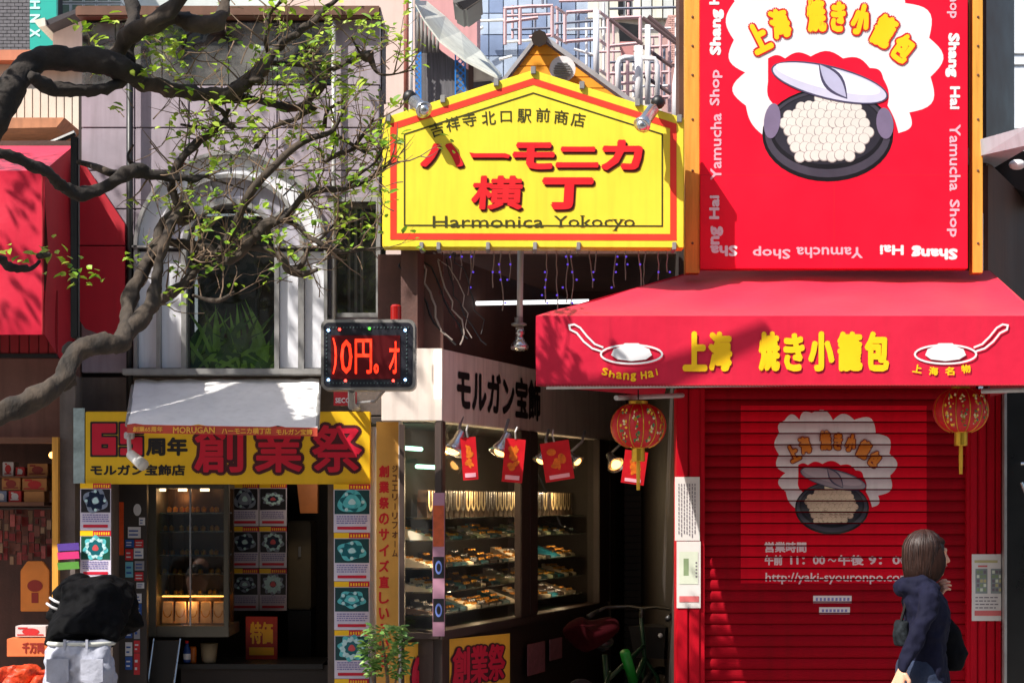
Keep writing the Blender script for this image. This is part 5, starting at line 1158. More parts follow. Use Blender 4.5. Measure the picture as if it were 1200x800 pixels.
# added shading box on a pole left of the frame, out of view, facing building across the street
ns=thing('shade_box','added unseen box on a pole shading the shopfront from beyond the left edge','sign',(-3.44,9.2,0))
obj('box', MB().bx(-3.52,-3.36,9.0,10.25,SHZ0,SHZ1), M('shade_box_plastic',(190,186,176),.5,var=.2), ns, bevel=.01); obj('bracket', MB().bx(-3.48,-3.40,9.1,9.18,0,SHZ0), steel, ns)
ao=thing('facing_building','plain grey building with rows of windows across the street behind the camera','building',(0,-9,0))
obj('wall', MB().bx(-16,16,-12,-9,-.1,17), M('warm_grey_facade',(150,142,132),.8,var=.15,streak=.3), ao)
for i in range(12):
    for j in range(6): obj('window', MB().bx(-15+i*2.6,-13.4+i*2.6,-9.02,-8.98,.9+j*2.8,2.5+j*2.8), M('facade_dark_glass',(50,56,62),.1,var=.3,spec=.8), ao)

# ------------------------------------------------ TREE
TY=-.75
tree=thing('street_tree','gnarled street tree reaching in from the left with mottled bark and young green leaves','tree',(-3.3,8.5,0))
def limb(name,pts,Y0_,Y1_,m=bark,n=16,parent=None,knob=True):
    """pts: (column,row,radius px); the limb swings from depth Y0_ to Y1_"""
    Y0_-=.75; Y1_-=.75
    P=[]; R=[]; k=len(pts)
    for i in range(k-1):
        a=pts[max(i-1,0)]; b=pts[i]; c=pts[i+1]; d=pts[min(i+2,k-1)]
        for s in range(8):
            t=s/8; q=[]
            for j in range(3): q.append(.5*((2*b[j])+(-a[j]+c[j])*t+(2*a[j]-5*b[j]+4*c[j]-d[j])*t*t+(-a[j]+3*b[j]-3*c[j]+d[j])*t**3))
            f=(i+t)/(k-1); Y=Y0_+(Y1_-Y0_)*f+.03*math.sin(f*9+Y0_*7); P.append(W(q[0],q[1],Y)); R.append(max(.4,q[2])*Y/F)
    Y=Y1_; P.append(W(pts[-1][0],pts[-1][1],Y)); R.append(max(.4,pts[-1][2])*Y/F)
    mb=MB(); mb.tube(P,[r*(1+.13*noise.noise(p*9)) for r,p in zip(R,P)],n)
    if R[0]>.02: mb.v=[tuple(Vector(v)+Vector((noise.noise(Vector(v)*16),noise.noise(Vector(v)*16+Vector((5,5,5))),noise.noise(Vector(v)*16+Vector((0,9,0)))))*.016) for v in mb.v]
    if R[0]>.02: mb.v=[tuple(Vector(v)+Vector((1,.5,1))*noise.noise(Vector(v)*42)*.007) for v in mb.v]
    LP.append((P,R)); return obj(name, mb, m, parent or tree, smooth=True)
LP=[]
xt,yt=-3.3,8.5
mb=MB(); tp=[Vector((xt,yt,z)) for z in (0,.4,1.0,1.6,2.1)]; mb.tube([tp[0],tp[1],tp[2]+Vector((.03,0,0)),tp[3],tp[4]],[.26,.19,.17,.16,.17],16)
obj('trunk', mb, bark, tree, smooth=True)
obj('limb', MB().tube([(xt,yt,2.0),(-3.0,8.6,1.98),(-2.7,8.75,2.03),W(-14,489,8.85)],[.13,.10,.085,.062],12), bark, tree, smooth=True)
obj('limb', MB().tube([(xt,yt,2.0),(-3.1,8.65,2.7),(-2.85,8.9,3.0),(-2.68,9.2,3.25),W(-22,165,9.55)],[.13,.11,.1,.09,.085],12), bark_shaded, tree, smooth=True)
limb('limb',[(-22,165,19),(5,118,18),(22,90,17),(48,69,15),(80,69,14),(120,73,14),(150,82,13),(163,96,9)],10.3,10.7,bark_shaded,20)
limb('limb',[(132,66,9),(145,50,10),(165,33,11),(185,21,9),(203,8,9),(218,-14,8)],10.65,10.5)
limb('limb',[(152,75,8),(151,48,7),(157,18,8),(150,-14,7)],10.68,10.9,bark_shaded)
limb('limb',[(172,36,7),(203,22,9),(225,27,10),(250,28,9),(262,13,7),(268,-10,6)],10.6,10.7)
limb('limb',[(152,84,11),(163,97,9),(187,101,8),(203,106,8),(234,111,8),(262,112,8),(284,99,7),(300,88,7),(309,78,8),(316,66,5),(334,50,4.6),(356,34,3.8),(375,16,3.2),(390,3,2.6),(400,-14,2)],10.7,10.9)
limb('limb',[(36,88,6),(56,102,8),(94,106,7.5),(125,103,7),(152,90,7)],10.35,10.68,bark_shaded)
limb('limb',[(262,112,5),(284,117,5),(310,119,5),(334,126,5),(356,124,4),(368,109,5),(380,101,3)],10.8,10.9)
limb('branch',[(316,66,3),(311,50,2.4),(312,31,2.2),(319,12,2),(337,-2,1.6)],10.88,10.8)
limb('branch',[(314,74,3.5),(350,76,3),(387,81,3),(408,73,3),(421,65,4),(432,66,5),(441,84,2),(452,88,1.4),(468,86,1),(484,82,.8)],10.88,10.8)
limb('branch',[(424,66,2),(416,52,1.3),(412,44,1)],10.8,10.7)
limb('limb',[(-24,175,6),(0,180,6),(31,190,6.5),(56,203,6.5),(75,219,7),(94,227,7),(119,220,7),(137,211,8),(152,201,9),(163,200,8),(187,206,6),(219,209,5),(244,208,3)],10.2,10.75,bark_shaded)
limb('branch',[(92,190,3),(110,195,4),(130,203,5),(145,206,5)],10.6,10.6)
limb('limb',[(-14,489,14),(22,475,13),(52,461,12.5),(72,445,11.5),(81,425,11),(94,410,12),(116,403,12),(140,403,12),(148,385,11),(150,369,9),(154,342,8),(167,320,8),(179,297,8),(187,275,7),(196,258,6.5),(208,250,7)],9.9,10.75,bark,20)
limb('limb',[(140,402,10),(158,380,10),(176,360,8),(183,331,6.5),(187,305,6),(194,282,6),(201,262,6),(212,250,6)],10.33,10.7)
limb('limb',[(172,365,7),(190,350,6.5),(205,340,6),(219,329,5.5),(229,311,4),(231,296,2)],10.7,10.6)
limb('branch',[(229,311,3),(225,300,2),(226,280,1.8)],10.6,10.6); limb('branch',[(228,312,3),(238,300,2),(243,290,1.2)],10.6,10.5)
limb('limb',[(215,258,9),(214,246,8),(204,231,5),(202,212,5),(211,190,5),(231,169,5),(250,153,4.5),(262,143,3.5),(266,130,2.5)],10.75,10.8)
limb('limb',[(193,281,5),(214,286,5.5),(235,290,6),(252,298,6),(264,305,6),(275,303,5.5),(290,287,5.5),(307,269,6),(320,260,6),(333,255,4.5),(354,231,4),(380,224,3.4),(405,221,3),(425,212,2),(443,204,1.4),(456,193,.8)],10.7,10.8)
limb('limb',[(254,299,4.5),(266,281,5),(277,261,5),(287,237,5),(300,217,5),(319,197,4.5),(341,176,4),(362,163,4),(387,155,3),(398,140,2),(404,124,1.2)],10.7,10.7)
limb('limb',[(290,289,4.5),(320,294,4.5),(332,304,5),(338,316,4.5),(354,321,4),(372,316,2)],10.72,10.6)
limb('branch',[(336,315,4),(352,312,3.5),(358,300,3),(362,290,2)],10.7,10.7)
limb('branch',[(226,346,1.6),(248,352,2.8),(262,350,2.6),(274,342,1.2)],10.6,10.5)
limb('branch',[(328,256,3.5),(345,262,3),(362,278,3),(372,283,3.5),(384,291,4),(402,295,3),(425,292,1.8),(448,290,1)],10.75,10.7)
limb('branch',[(372,283,2),(382,274,1.5),(392,262,1)],10.75,10.7)
limb('branch',[(-24,290,6),(0,303,5),(14,313,5),(30,315,4),(46,308,2.4)],10.2,10.4,bark_shaded)
limb('branch',[(46,300,4),(58,298,3)],10.4,10.4)
for q in ([(300,88,4),(288,92,4),(272,100,3)],[(368,122,5),(350,138,4),(330,144,2.5),(310,158,2),(300,172,3)],[(380,150,3),(384,130,2),(402,118,1.5)],[(232,107,5),(246,120,4),(262,135,3.5),(270,150,3)],[(380,190,2),(398,180,3),(412,176,2),(436,165,1)],[(405,221,2.4),(420,205,2),(440,190,1.2),(450,172,.8)],[(262,143,3),(240,150,2),(212,146,1.4)],[(412,176,2.4),(424,160,2),(434,146,1.6),(438,138,1)],[(375,108,3),(372,92,2),(360,84,1.4)],[(387,155,2.4),(410,168,2.2),(430,180,1.6)],[(244,208,2),(262,214,1.4),(286,222,.9)],[(163,200,4),(150,185,2),(156,170,1.2)]):
    limb('branch',q,10.8,10.75)
# knobbly pruned ends
mb=MB()
for x,y,r in ((214,247,10),(222,252,7),(76,445,13),(88,412,13),(150,203,9),(368,105,7),(430,66,7),(300,92,9),(225,27,11),(233,306,6),(384,291,5),(320,260,7),(250,28,9),(140,403,13)):
    c=W(x,y,(10.72 if x>100 else 10.5)-.75); s=MB(); s.ball(c,r/225,r/240,r/225*.8,12); s.v=[tuple(Vector(v)+Vector((noise.noise(Vector(v)*25),noise.noise(Vector(v)*25+Vector((5,5,5))),noise.noise(Vector(v)*25+Vector((0,9,0)))))*.02) for v in s.v]
    obj('burl', s, bark, tree, smooth=True)
# twigs with leaves
random.seed(77); tw=MB(); lf=MB(); dd=MB()
def twig(p,d,L,r,depth=0):
    pts=[p]; n=5
    for i in range(n): d=(d+Vector((random.gauss(0,.22),random.gauss(0,.2),random.gauss(.10,.2)))).normalized(); pts.append(pts[-1]+d*L/n)
    tw.tube(pts,[r*(1-.8*i/n) for i in range(n+1)],5)
    if depth<1 and random.random()<.6: twig(pts[3],(d+Vector((random.gauss(0,.6),random.gauss(0,.5),random.gauss(0,.5)))).normalized(),L*.6,r*.6,depth+1)
    return pts
def cluster(c,n,sp,L=.035):
    for _ in range(n):
        p=c+Vector((random.gauss(0,sp),random.gauss(0,sp),random.gauss(0,sp))); a=random.uniform(0,2*pi)
        leaf_mesh(lf,p,random.uniform(.6,1.4)*L,random.uniform(.22,.36)*L,Vector((math.cos(a),math.sin(a),random.uniform(-.5,.9))),Vector((random.uniform(-.8,.8),random.uniform(-1,.2),1)),random.choice([0,0,1,2]))
for (P,R) in LP:
    for i in range(2,len(P)-1,1):
        px=600+P[i].x*F/P[i].y
        if R[i]<.032 and px>165 and random.random()<.26:
            d=(P[i+1]-P[i]).normalized(); s=Vector((random.gauss(0,.7),random.gauss(0,.6),random.gauss(.35,.7))).normalized()
            pts=twig(P[i],(d*.6+s).normalized(),random.uniform(.10,.34),random.uniform(.003,.006))
            if random.random()<.36: cluster(pts[-1],random.randint(4,7),.026,.046)
            if random.random()<.3: cluster(pts[3],random.randint(2,4),.02)
# leafy zones as seen: (column,row,spread columns,spread rows,count of sprigs)
for x,y,sx,sy,n in ((108,52,10,14,5),(130,32,8,6,2),(188,60,24,26,16),(215,78,26,20,12),(110,92,18,10,4),(140,120,16,14,4),(290,120,30,16,9),(330,105,25,16,6),(400,60,26,22,9),(458,45,14,22,8),(420,110,22,22,10),(268,170,26,20,10),(225,180,22,16,6),(215,158,18,14,5),(300,150,26,14,8),(420,160,18,26,10),(410,190,24,22,8),(395,250,20,16,8),(425,250,22,26,12),(430,280,20,14,9),(340,315,18,12,6),(240,205,30,22,4),(248,335,16,14,4),(390,215,28,14,5),(268,8,8,12,3),(350,160,20,22,5),(375,130,20,20,7),(210,128,30,8,4),(262,38,12,10,2),(385,180,22,16,6),(345,60,22,18,5),(470,60,8,12,3),(450,200,10,22,4)):
    for _ in range(max(1,round(n*.5))):
        px=random.gauss(x,sx*.7); py=random.gauss(y,sy*.7); c=W(px,py,random.uniform(9.8,10.3))
        d=Vector((random.gauss(0,1),random.gauss(0,.5),random.gauss(.3,.8))).normalized(); pts=twig(c-d*.09,d,random.uniform(.10,.2),.003,1); cluster(pts[-1],random.randint(5,9),.026,.052)
for _ in range(150):   # bare fine twigs crossing the upper facade
    px=random.uniform(190,425); py=random.uniform(40,320); c=W(px,py,random.uniform(9.9,10.3)); d=Vector((random.gauss(.6,.7),random.gauss(0,.4),random.gauss(.2,.7))).normalized(); twig(c-d*.15,d,random.uniform(.14,.34),random.uniform(.0025,.0045),1 if random.random()<.5 else 0)
for x,y in ((62,285),(75,295),(88,312),(100,322),(112,322),(70,320),(52,300),(95,330),(120,326),(10,300),(25,302),(80,320)): cluster(W(x,y,9.7),4,.028,.05)
LM=[M('young_leaf',(158,190,48),.5,var=.3,scale=20),M('young_leaf_mid',(118,160,40),.5,var=.3,scale=20),M('young_leaf_pale',(184,206,84),.5,var=.2,scale=20)]
for m_ in LM:
    n=m_.node_tree; p=n.nodes['Principled BSDF']; o=n.nodes['Material Output']; t=n.nodes.new('ShaderNodeBsdfTranslucent'); x=n.nodes.new('ShaderNodeMixShader'); x.inputs[0].default_value=.35
    n.links.new(p.inputs['Base Color'].links[0].from_socket,t.inputs[0]); n.links.new(p.outputs[0],x.inputs[1]); n.links.new(t.outputs[0],x.inputs[2]); n.links.new(x.outputs[0],o.inputs[0])
obj('twigs', tw, twigm, tree, kind='stuff')
for _ in range(26):   # boughs above the frame whose shade mottles the mauve wall
    c=Vector((random.uniform(-3.0,-.9),random.uniform(10.9,11.5),random.uniform(4.75,5.9))); d=Vector((random.gauss(.8,.5),random.gauss(0,.2),random.gauss(.1,.5))).normalized(); pts=twig(c,d,random.uniform(.5,1.1),random.uniform(.012,.03),0)
    if random.random()<.6: cluster(pts[-1],8,.06,.05)
# crown above and left of the frame: the leaves that shade the lower shopfronts
for k in range(CROWN):
    c=Vector((random.uniform(-4.6,-3.0),random.uniform(8.2,10.4),random.uniform(4.5,6.8))); cluster(c,26,.12,.06)
obj('foliage', lf, LM, tree, kind='stuff')
for q in (((-2.85,8.9,3.0),(-3.3,9.6,4.3),(-3.6,9.3,5.4),(-3.3,9.4,6.2)),((-3.3,9.6,4.3),(-3.9,8.9,4.8),(-4.2,9.2,5.8)),((-3.6,9.2,4.6),(-3.1,9.6,5.3),(-3.0,9.9,6.0)),((-3.6,9.1,4.3),(-2.2,10.4,4.75),(-1.5,11.0,4.9),(-.9,11.2,5.0)),((-3.3,9.0,5.0),(-2.4,9.2,5.2),(-1.3,9.3,5.15),(-.4,9.4,5.3))):
    obj('limb', MB().tube(q,[.09,.07,.05,.025][:len(q)],8), bark, tree, smooth=True)

# ------------------------------------------------ PEOPLE
def remesh(name, mb, mats, parent, voxel=.012, smooth=4, disp=0, dscale=8):
    me=bpy.data.meshes.new('t'); me.from_pydata([tuple(v) for v in mb.v],[],mb.f); o=bpy.data.objects.new('t',me); COL.objects.link(o)
    r=o.modifiers.new('r','REMESH'); r.mode='VOXEL'; r.voxel_size=voxel
    if smooth: s=o.modifiers.new('s','SMOOTH'); s.iterations=smooth; s.factor=.6
    dg=bpy.context.evaluated_depsgraph_get(); m2=bpy.data.meshes.new_from_object(o.evaluated_get(dg)); bpy.data.objects.remove(o); bpy.data.meshes.remove(me)
    k=MB(); k.v=[tuple(v.co) for v in m2.vertices]; k.f=[tuple(p.vertices) for p in m2.polygons]; k.m=[0]*len(k.f); bpy.data.meshes.remove(m2)
    if disp: k.v=[tuple(Vector(v)+Vector((noise.noise(Vector(v)*dscale),noise.noise(Vector(v)*dscale+Vector((3,8,1))),noise.noise(Vector(v)*Vector((dscale,dscale,dscale)).x+Vector((7,1,4)))))*disp) for v in k.v]
    if disp: k.v=[tuple(Vector(v)+Vector((noise.noise(Vector(v)*26),noise.noise(Vector(v)*26+Vector((4,4,4))),.4*noise.noise(Vector(v)*26+Vector((9,1,2)))))*disp*.45) for v in k.v]
    return obj(name, k, mats, parent, smooth=True)
def loft(mb, rings, n=16):
    """rings: (centre, rx, ry, axis x dir, axis y dir)"""
    vs=[]
    for c,rx,ry,ax,ay in rings: vs+=[Vector(c)+Vector(ax)*rx*math.cos(2*pi*j/n)+Vector(ay)*ry*math.sin(2*pi*j/n) for j in range(n)]
    k=len(rings); fs=[(i*n+j,i*n+(j+1)%n,(i+1)*n+(j+1)%n,(i+1)*n+j) for i in range(k-1) for j in range(n)]
    mb.add(vs,fs+[tuple(range(n-1,-1,-1)),tuple((k-1)*n+j for j in range(n))])
def limb3(mb, pts, rad, n=14):
    pts=[Vector(p) for p in pts]; mb.tube(pts,rad,n)
    for p,r in zip(pts,rad): mb.ball(p,r*.99,n=12)
skin=M('skin',(214,160,132),.5,var=.08,scale=15,spec=.4)
skin.node_tree.nodes['Principled BSDF'].inputs['Subsurface Weight'].default_value=.1; skin.node_tree.nodes['Principled BSDF'].inputs['Subsurface Radius'].default_value=(.02,.01,.005)
X=Vector((1,0,0)); Y=Vector((0,1,0)); Z=Vector((0,0,1))
def hand(mb, wrist, d, palm_n, curl, L=.17, thumb=1):
    """palm, five fingers of unequal length bent at the knuckles, thumb from the side"""
    wrist=Vector(wrist); d=Vector(d).normalized(); pn=Vector(palm_n).normalized(); s=d.cross(pn).normalized()*thumb
    pe=wrist+d*L*.52
    loft(mb,[(wrist-d*.01,.024,.018,s,pn),(wrist+d*L*.2,.033,.017,s,pn),(wrist+d*L*.45,.040,.015,s,pn),(pe,.038,.012,s,pn)],14)
    for k,(off,fl) in enumerate(((.030,.42),(.010,.48),(-.011,.45),(-.030,.36))):
        p=pe+s*off-d*.006; q=[p]; dd_=d.copy()
        for j,sg in enumerate((.45,.32,.23)):
            ax=s.normalized(); dd_=(Matrix.Rotation(curl*thumb*(1+.08*k)*(-1), 3, ax) @ dd_); q.append(q[-1]+dd_*L*fl*sg*1.05)
        limb3(mb,q,[.0092,.0088,.0078,.0066],8)
    t0=wrist+d*L*.15+s*.028; t1=t0+(d*.6+s*.6+pn*.35).normalized()*.035; t2=t1+(d*.9+s*.15+pn*.4).normalized()*.03; t3=t2+(d*1+pn*.4).normalized()*.022
    limb3(mb,[t0,t1,t2,t3],[.0125,.011,.0095,.0078],8)
# --- woman walking right
wo=Vector((2.06,10.2,0)); wm_=thing('person','woman in navy hooded top with brown bob hair walking right past the red shutter','person',wo)
def at(x,y,z): return wo+Vector((x,y,z))
mb=MB()   # head, neck
hc=at(.012,0,1.455)
mb.ball(hc+Vector((-.012,0,.02)),.094,.075,.098,20); mb.ball(hc+Vector((.028,0,-.035)),.066,.058,.075,18)
limb3(mb,[hc+Vector((.045,0,-.085)),hc+Vector((.062,0,-.092))],[.032,.024]); limb3(mb,[hc+Vector((.0,.0,-.07)),hc+Vector((.05,0,-.085))],[.045,.03])
limb3(mb,[hc+Vector((.088,0,.012)),hc+Vector((.100,0,-.012)),hc+Vector((.107,0,-.028))],[.010,.011,.0125],8)
limb3(mb,[hc+Vector((.088,.014,-.055)),hc+Vector((.094,0,-.054)),hc+Vector((.088,-.014,-.055))],[.008,.009,.008],8)
limb3(mb,[hc+Vector((.084,-.022,.026)),hc+Vector((.09,0,.03)),hc+Vector((.084,.022,.026))],[.014,.014,.014],8)
limb3(mb,[hc+Vector((-.02,0,-.05)),at(-.035,0,1.30),at(-.045,0,1.22)],[.052,.05,.06])
for s in (-1,1): mb.ball(hc+Vector((-.005,s*.074,-.01)),.018,.01,.03,10)
remesh('head', mb, skin, wm_, .006, 3)
mb=MB()
for s in (-1,1): mb.ball(hc+Vector((.0735,s*.03,.006)),.009,n=10)
ey=obj('eye', mb, M('eye_dark',(40,28,24),.2), wm_, smooth=True)
obj('mouth', MB().tube([hc+Vector((.092,-.02,-.056)),hc+Vector((.1,0,-.055)),hc+Vector((.092,.02,-.056))],[.003,.004,.003],6), M('lip',(176,84,80),.4), wm_, smooth=True)
hairm=M('brown_hair',(36,19,14),.6,spec=.15,var=.5,scale=7,stretch=(10,10,.6))
mb=MB(); random.seed(12)
mb.ball(hc+Vector((-.022,0,.030)),.106,.092,.106,22)
loft(mb,[(hc+Vector((-.028,0,.04)),.098,.09,X,Y),(hc+Vector((-.038,0,-.03)),.098,.092,X,Y),(hc+Vector((-.046,0,-.09)),.088,.088,X,Y),(hc+Vector((-.05,0,-.135)),.074,.08,X,Y),(hc+Vector((-.05,0,-.16)),.056,.06,X,Y)],20)
for s in (-1,1): mb.ball(hc+Vector((.004,s*.062,-.035)),.082,.032,.115,18)
mb.ball(hc+Vector((.03,0,.072)),.062,.07,.035,18)
h_=remesh('hair', mb, hairm, wm_, .008, 4, .002, 12)
mb=MB()
for k in range(1300):
    a=random.uniform(.30*pi,1.70*pi)
    if random.random()<.36: a=random.choice([-1,1])*random.uniform(.13,.4)*pi
    ca,sa=math.cos(a),math.sin(a); drop=random.uniform(.12,.165) if ca<.45 else random.uniform(.085,.135); p=[]; R_=.1095+random.uniform(-.003,.003)
    for i in range(10):
        t=i/9
        if t<.55: ph=(.06+t/.55*.94)*pi*.54; q=Vector((R_*math.sin(ph)*ca, R_*.90*math.sin(ph)*sa, R_*math.cos(ph)*1.0))
        else: u=(t-.55)/.45; q=Vector((R_*.99*ca*(1-.22*u*u), R_*.89*sa*(1-.2*u*u), R_*math.cos(pi*.54)-drop*u))
        p.append(hc+Vector((-.02-.012*t,0,.028))+q+Vector((random.uniform(-.0012,.0012),random.uniform(-.0012,.0012),0)))
    mb.tube(p,[.0015]+[.0026]*7+[.002,.0008],4,cap=False,m=k%3)
obj('strands', mb, [hairm,M('light_brown_hair',(54,30,22),.5,var=.3),M('dark_brown_hair',(34,20,17),.45)], h_, smooth=True, kind='stuff')
for o_ in wm_.children if 0 else [x for x in COL.objects if x.name in ORG and x.type=='MESH' and x.parent and (x.parent==wm_ or x.parent==h_)]:
    c_=hc-wo
    for v in o_.data.vertices: v.co=c_+(v.co-c_)*.93+Vector((0,0,-.012))
navy=M('navy_sweatshirt',(17,18,40),.85,var=.3,scale=9,bump=.8,bscale=22,stretch=(1,1,.5),spec=.2)
mb=MB()
loft(mb,[(at(.0,0,.80),.112,.15,X,Y),(at(.0,0,.90),.108,.145,X,Y),(at(.004,0,1.0),.104,.135,X,Y),(at(.008,0,1.12),.112,.145,X,Y),(at(-.006,0,1.22),.104,.16,X,Y),(at(-.03,0,1.28),.085,.15,X,Y),(at(-.04,0,1.315),.062,.08,X,Y)],22)
# near arm swings back then down; far arm folded to the bag strap
limb3(mb,[at(-.01,-.15,1.255),at(-.035,-.175,1.16),at(-.07,-.19,1.07),at(-.085,-.19,1.03)],[.056,.050,.046,.043]); limb3(mb,[at(-.085,-.19,1.03),at(-.115,-.195,.97),at(-.145,-.195,.905)],[.043,.039,.031])
limb3(mb,[at(-.01,.165,1.25),at(.03,.2,1.12),at(.03,.2,1.03)],[.06,.052,.046]); limb3(mb,[at(.03,.2,1.03),at(.085,.15,1.11),at(.085,.10,1.19)],[.046,.038,.032])
# hood rolled behind the neck
limb3(mb,[at(.035,-.085,1.285),at(-.03,-.105,1.31),at(-.10,-.06,1.30),at(-.118,0,1.285),at(-.10,.06,1.30),at(-.03,.105,1.31),at(.035,.085,1.285)],[.026,.036,.044,.046,.044,.036,.026])
remesh('hooded_top', mb, navy, wm_, .007, 4, .018, 9)
mb=MB(); hand(mb,at(-.15,-.195,.895),(-.35,-.05,-1),(.8,.6,-.3),.38,.165,1); remesh('near_hand', mb, skin, wm_, .0035, 2)
mb=MB(); hand(mb,at(.083,.09,1.2),(-.1,-.5,.8),(-.9,-.3,0),.6,.16,-1); remesh('far_hand', mb, skin, wm_, .0035, 2)
jean=M('dark_navy_jeans',(34,46,72),.85,var=.3,scale=15,bump=.3,bscale=120)
mb=MB()
loft(mb,[(at(-.02,0,.93),.112,.14,X,Y),(at(-.025,0,.86),.125,.16,X,Y),(at(-.02,0,.78),.12,.165,X,Y)],20)
limb3(mb,[at(-.0,-.075,.80),at(.07,-.08,.62),at(.13,-.08,.46)],[.088,.078,.06]); limb3(mb,[at(.13,-.08,.46),at(.15,-.08,.28),at(.19,-.08,.10)],[.06,.052,.042])
limb3(mb,[at(-.02,.075,.80),at(-.05,.08,.60),at(-.06,.08,.46)],[.088,.076,.06]); limb3(mb,[at(-.06,.08,.46),at(-.18,.08,.30),at(-.29,.08,.16)],[.06,.05,.042])
remesh('jeans', mb, jean, wm_, .010, 4, .012, 10)
sho=M('black_shoe_leather',(30,28,30),.4)
mb=MB(); limb3(mb,[at(.17,-.08,.05),at(.22,-.08,.04),at(.31,-.08,.055)],[.04,.038,.03]); remesh('shoe', mb, sho, wm_, .008, 2)
mb=MB(); limb3(mb,[at(-.33,.08,.12),at(-.29,.08,.06),at(-.235,.08,.035)],[.036,.036,.03]); remesh('shoe', mb, sho, wm_, .008, 2)
bg_=thing('shoulder_bag','black shoulder bag carried on the far side of the walking woman','bag',at(.15,.18,.83)); mb=MB()
loft(mb,[(at(.13,.12,.86),.085,.05,X,Y),(at(.14,.12,.95),.10,.065,X,Y),(at(.13,.12,1.06),.075,.055,X,Y),(at(.11,.12,1.13),.035,.03,X,Y)],16)
remesh('body', mb, M('black_nylon',(12,12,16),.8,spec=.1,var=.2,bump=.2), bg_, .01, 4, .012, 9); obj('strap', MB().tube([at(.11,.13,1.12),at(.075,.10,1.22),at(.02,.11,1.335),at(-.06,.1,1.31)],.010,6), black, bg_)
b2_=thing('tote_bag','grey patterned tote edge showing behind the woman near elbow','bag',at(-.14,.1,.98)); mb=MB(); loft(mb,[(at(-.115,.0,.995),.04,.08,X,Y),(at(-.12,.0,1.05),.045,.08,X,Y),(at(-.115,0,1.12),.035,.07,X,Y)],12); remesh('body', mb, M('grey_pattern_cloth',(34,38,42),.85,var=.8,scale=40,spec=.1), b2_, .01,3,.008,12)
obj('strap', MB().tube([at(-.125,-.02,1.12),at(-.10,-.06,1.24),at(-.03,-.1,1.33)],.008,6), black, b2_)
# --- man bending forward, seen from behind
mo=Vector((-2.17,10.3,0)); mn=thing('person','man seen from behind bending forward in black jacket with sleeve stripes and pale grey jeans','person',mo)
def am(x,y,z): return mo+Vector((x,y,z))
blk=M('black_jacket',(11,11,13),.85,var=.25,scale=10,bump=.8,bscale=16,spec=.12)
mb=MB(); ax=Vector((0,.55,.83)).normalized(); ay=X.cross(ax).normalized()
for_=[(am(.0,.0,1.0),.168,.115),(am(.01,.04,1.06),.17,.12),(am(.03,.12,1.14),.18,.125),(am(.04,.22,1.22),.185,.13),(am(.045,.32,1.27),.185,.12),(am(.045,.40,1.28),.15,.09),(am(.05,.45,1.27),.09,.07)]
loft(mb,[(c,rx,ry,X,ay) for c,rx,ry in for_],22)
limb3(mb,[am(-.08,.36,1.27),am(-.15,.30,1.20),am(-.185,.28,1.12)],[.075,.062,.054]); limb3(mb,[am(-.185,.28,1.12),am(-.06,.46,1.0)],[.054,.042])
limb3(mb,[am(.15,.36,1.25),am(.195,.35,1.17),am(.20,.37,1.09)],[.072,.058,.050]); limb3(mb,[am(.20,.37,1.09),am(.03,.54,1.0)],[.048,.040])
remesh('jacket', mb, blk, mn, .008, 4, .03, 7)
mb=MB()
for k in range(2):
    c=am(-.158+k*.016-.012,.225,1.175+k*.03); mb.tube([c+Vector((-.055,.02,.012)),c+Vector((-.02,-.02,-.004)),c+Vector((.022,-.012,-.022))],.007,6)
obj('sleeve_stripe', mb, whiteink, mn, smooth=True)
whj=M('pale_grey_jeans',(166,168,182),.85,var=.18,scale=9,bump=.8,bscale=22,streak=.15)
mb=MB(); loft(mb,[(am(.0,.02,1.015),.155,.115,X,Y),(am(-.0,.0,.96),.168,.13,X,Y),(am(-.005,-.01,.88),.178,.14,X,Y),(am(0,0,.80),.17,.13,X,Y)],22)
mb.ball(am(-.08,-.045,.88),.09,.09,.1,16); mb.ball(am(.08,-.045,.88),.09,.09,.1,16)
limb3(mb,[am(-.085,0,.82),am(-.10,.02,.62),am(-.11,.06,.48)],[.095,.085,.068]); limb3(mb,[am(-.11,.06,.48),am(-.11,.02,.28),am(-.11,-.03,.09)],[.066,.06,.055])
limb3(mb,[am(.085,0,.82),am(.09,.05,.62),am(.09,.1,.48)],[.095,.085,.068]); limb3(mb,[am(.09,.1,.48),am(.1,.08,.28),am(.1,.05,.09)],[.066,.06,.055])
remesh('jeans', mb, whj, mn, .008, 4, .026, 9)
mb=MB(); mb.tube([am(.163*math.cos(a),.02+.128*math.sin(a),1.0) for a in [2*pi*i/28 for i in range(29)]],.012,6); obj('belt', mb, M('pale_belt',(200,200,190),.5), mn, smooth=True)
for s in (-1,1): obj('belt_loop', MB().bx(mo.x+s*.055-.006,mo.x+s*.055+.006,mo.y-.118,mo.y-.104,.975,1.025), whj, mn)
for s in (-1,1):
    mb=MB(); c=am(s*.085,-.142,.87); w2=.055; obj('back_pocket', MB().prism(lambda u,v,o: c+Vector((u,-o+abs(u)*.1,-v)),[(-w2,-.06),(w2,-.06),(w2,.05),(0,.07),(-w2,.05)],.004,-.01), whj, mn)
mb=MB(); limb3(mb,[am(.03,.44,1.27),am(.03,.52,1.22)],[.058,.055]); mb.ball(am(.03,.60,1.18),.075,.1,.09,18); mb.ball(am(.03,.64,1.13),.06,.07,.08,14); limb3(mb,[am(.03,.70,1.12),am(.03,.715,1.1)],[.014,.014])
remesh('head', mb, skin, mn, .008, 3); mb=MB(); mb.ball(am(.03,.585,1.205),.083,.105,.088,18); remesh('hair', mb, M('black_hair',(22,18,18),.4,var=.4,bump=.4), mn, .008, 2, .008, 30)
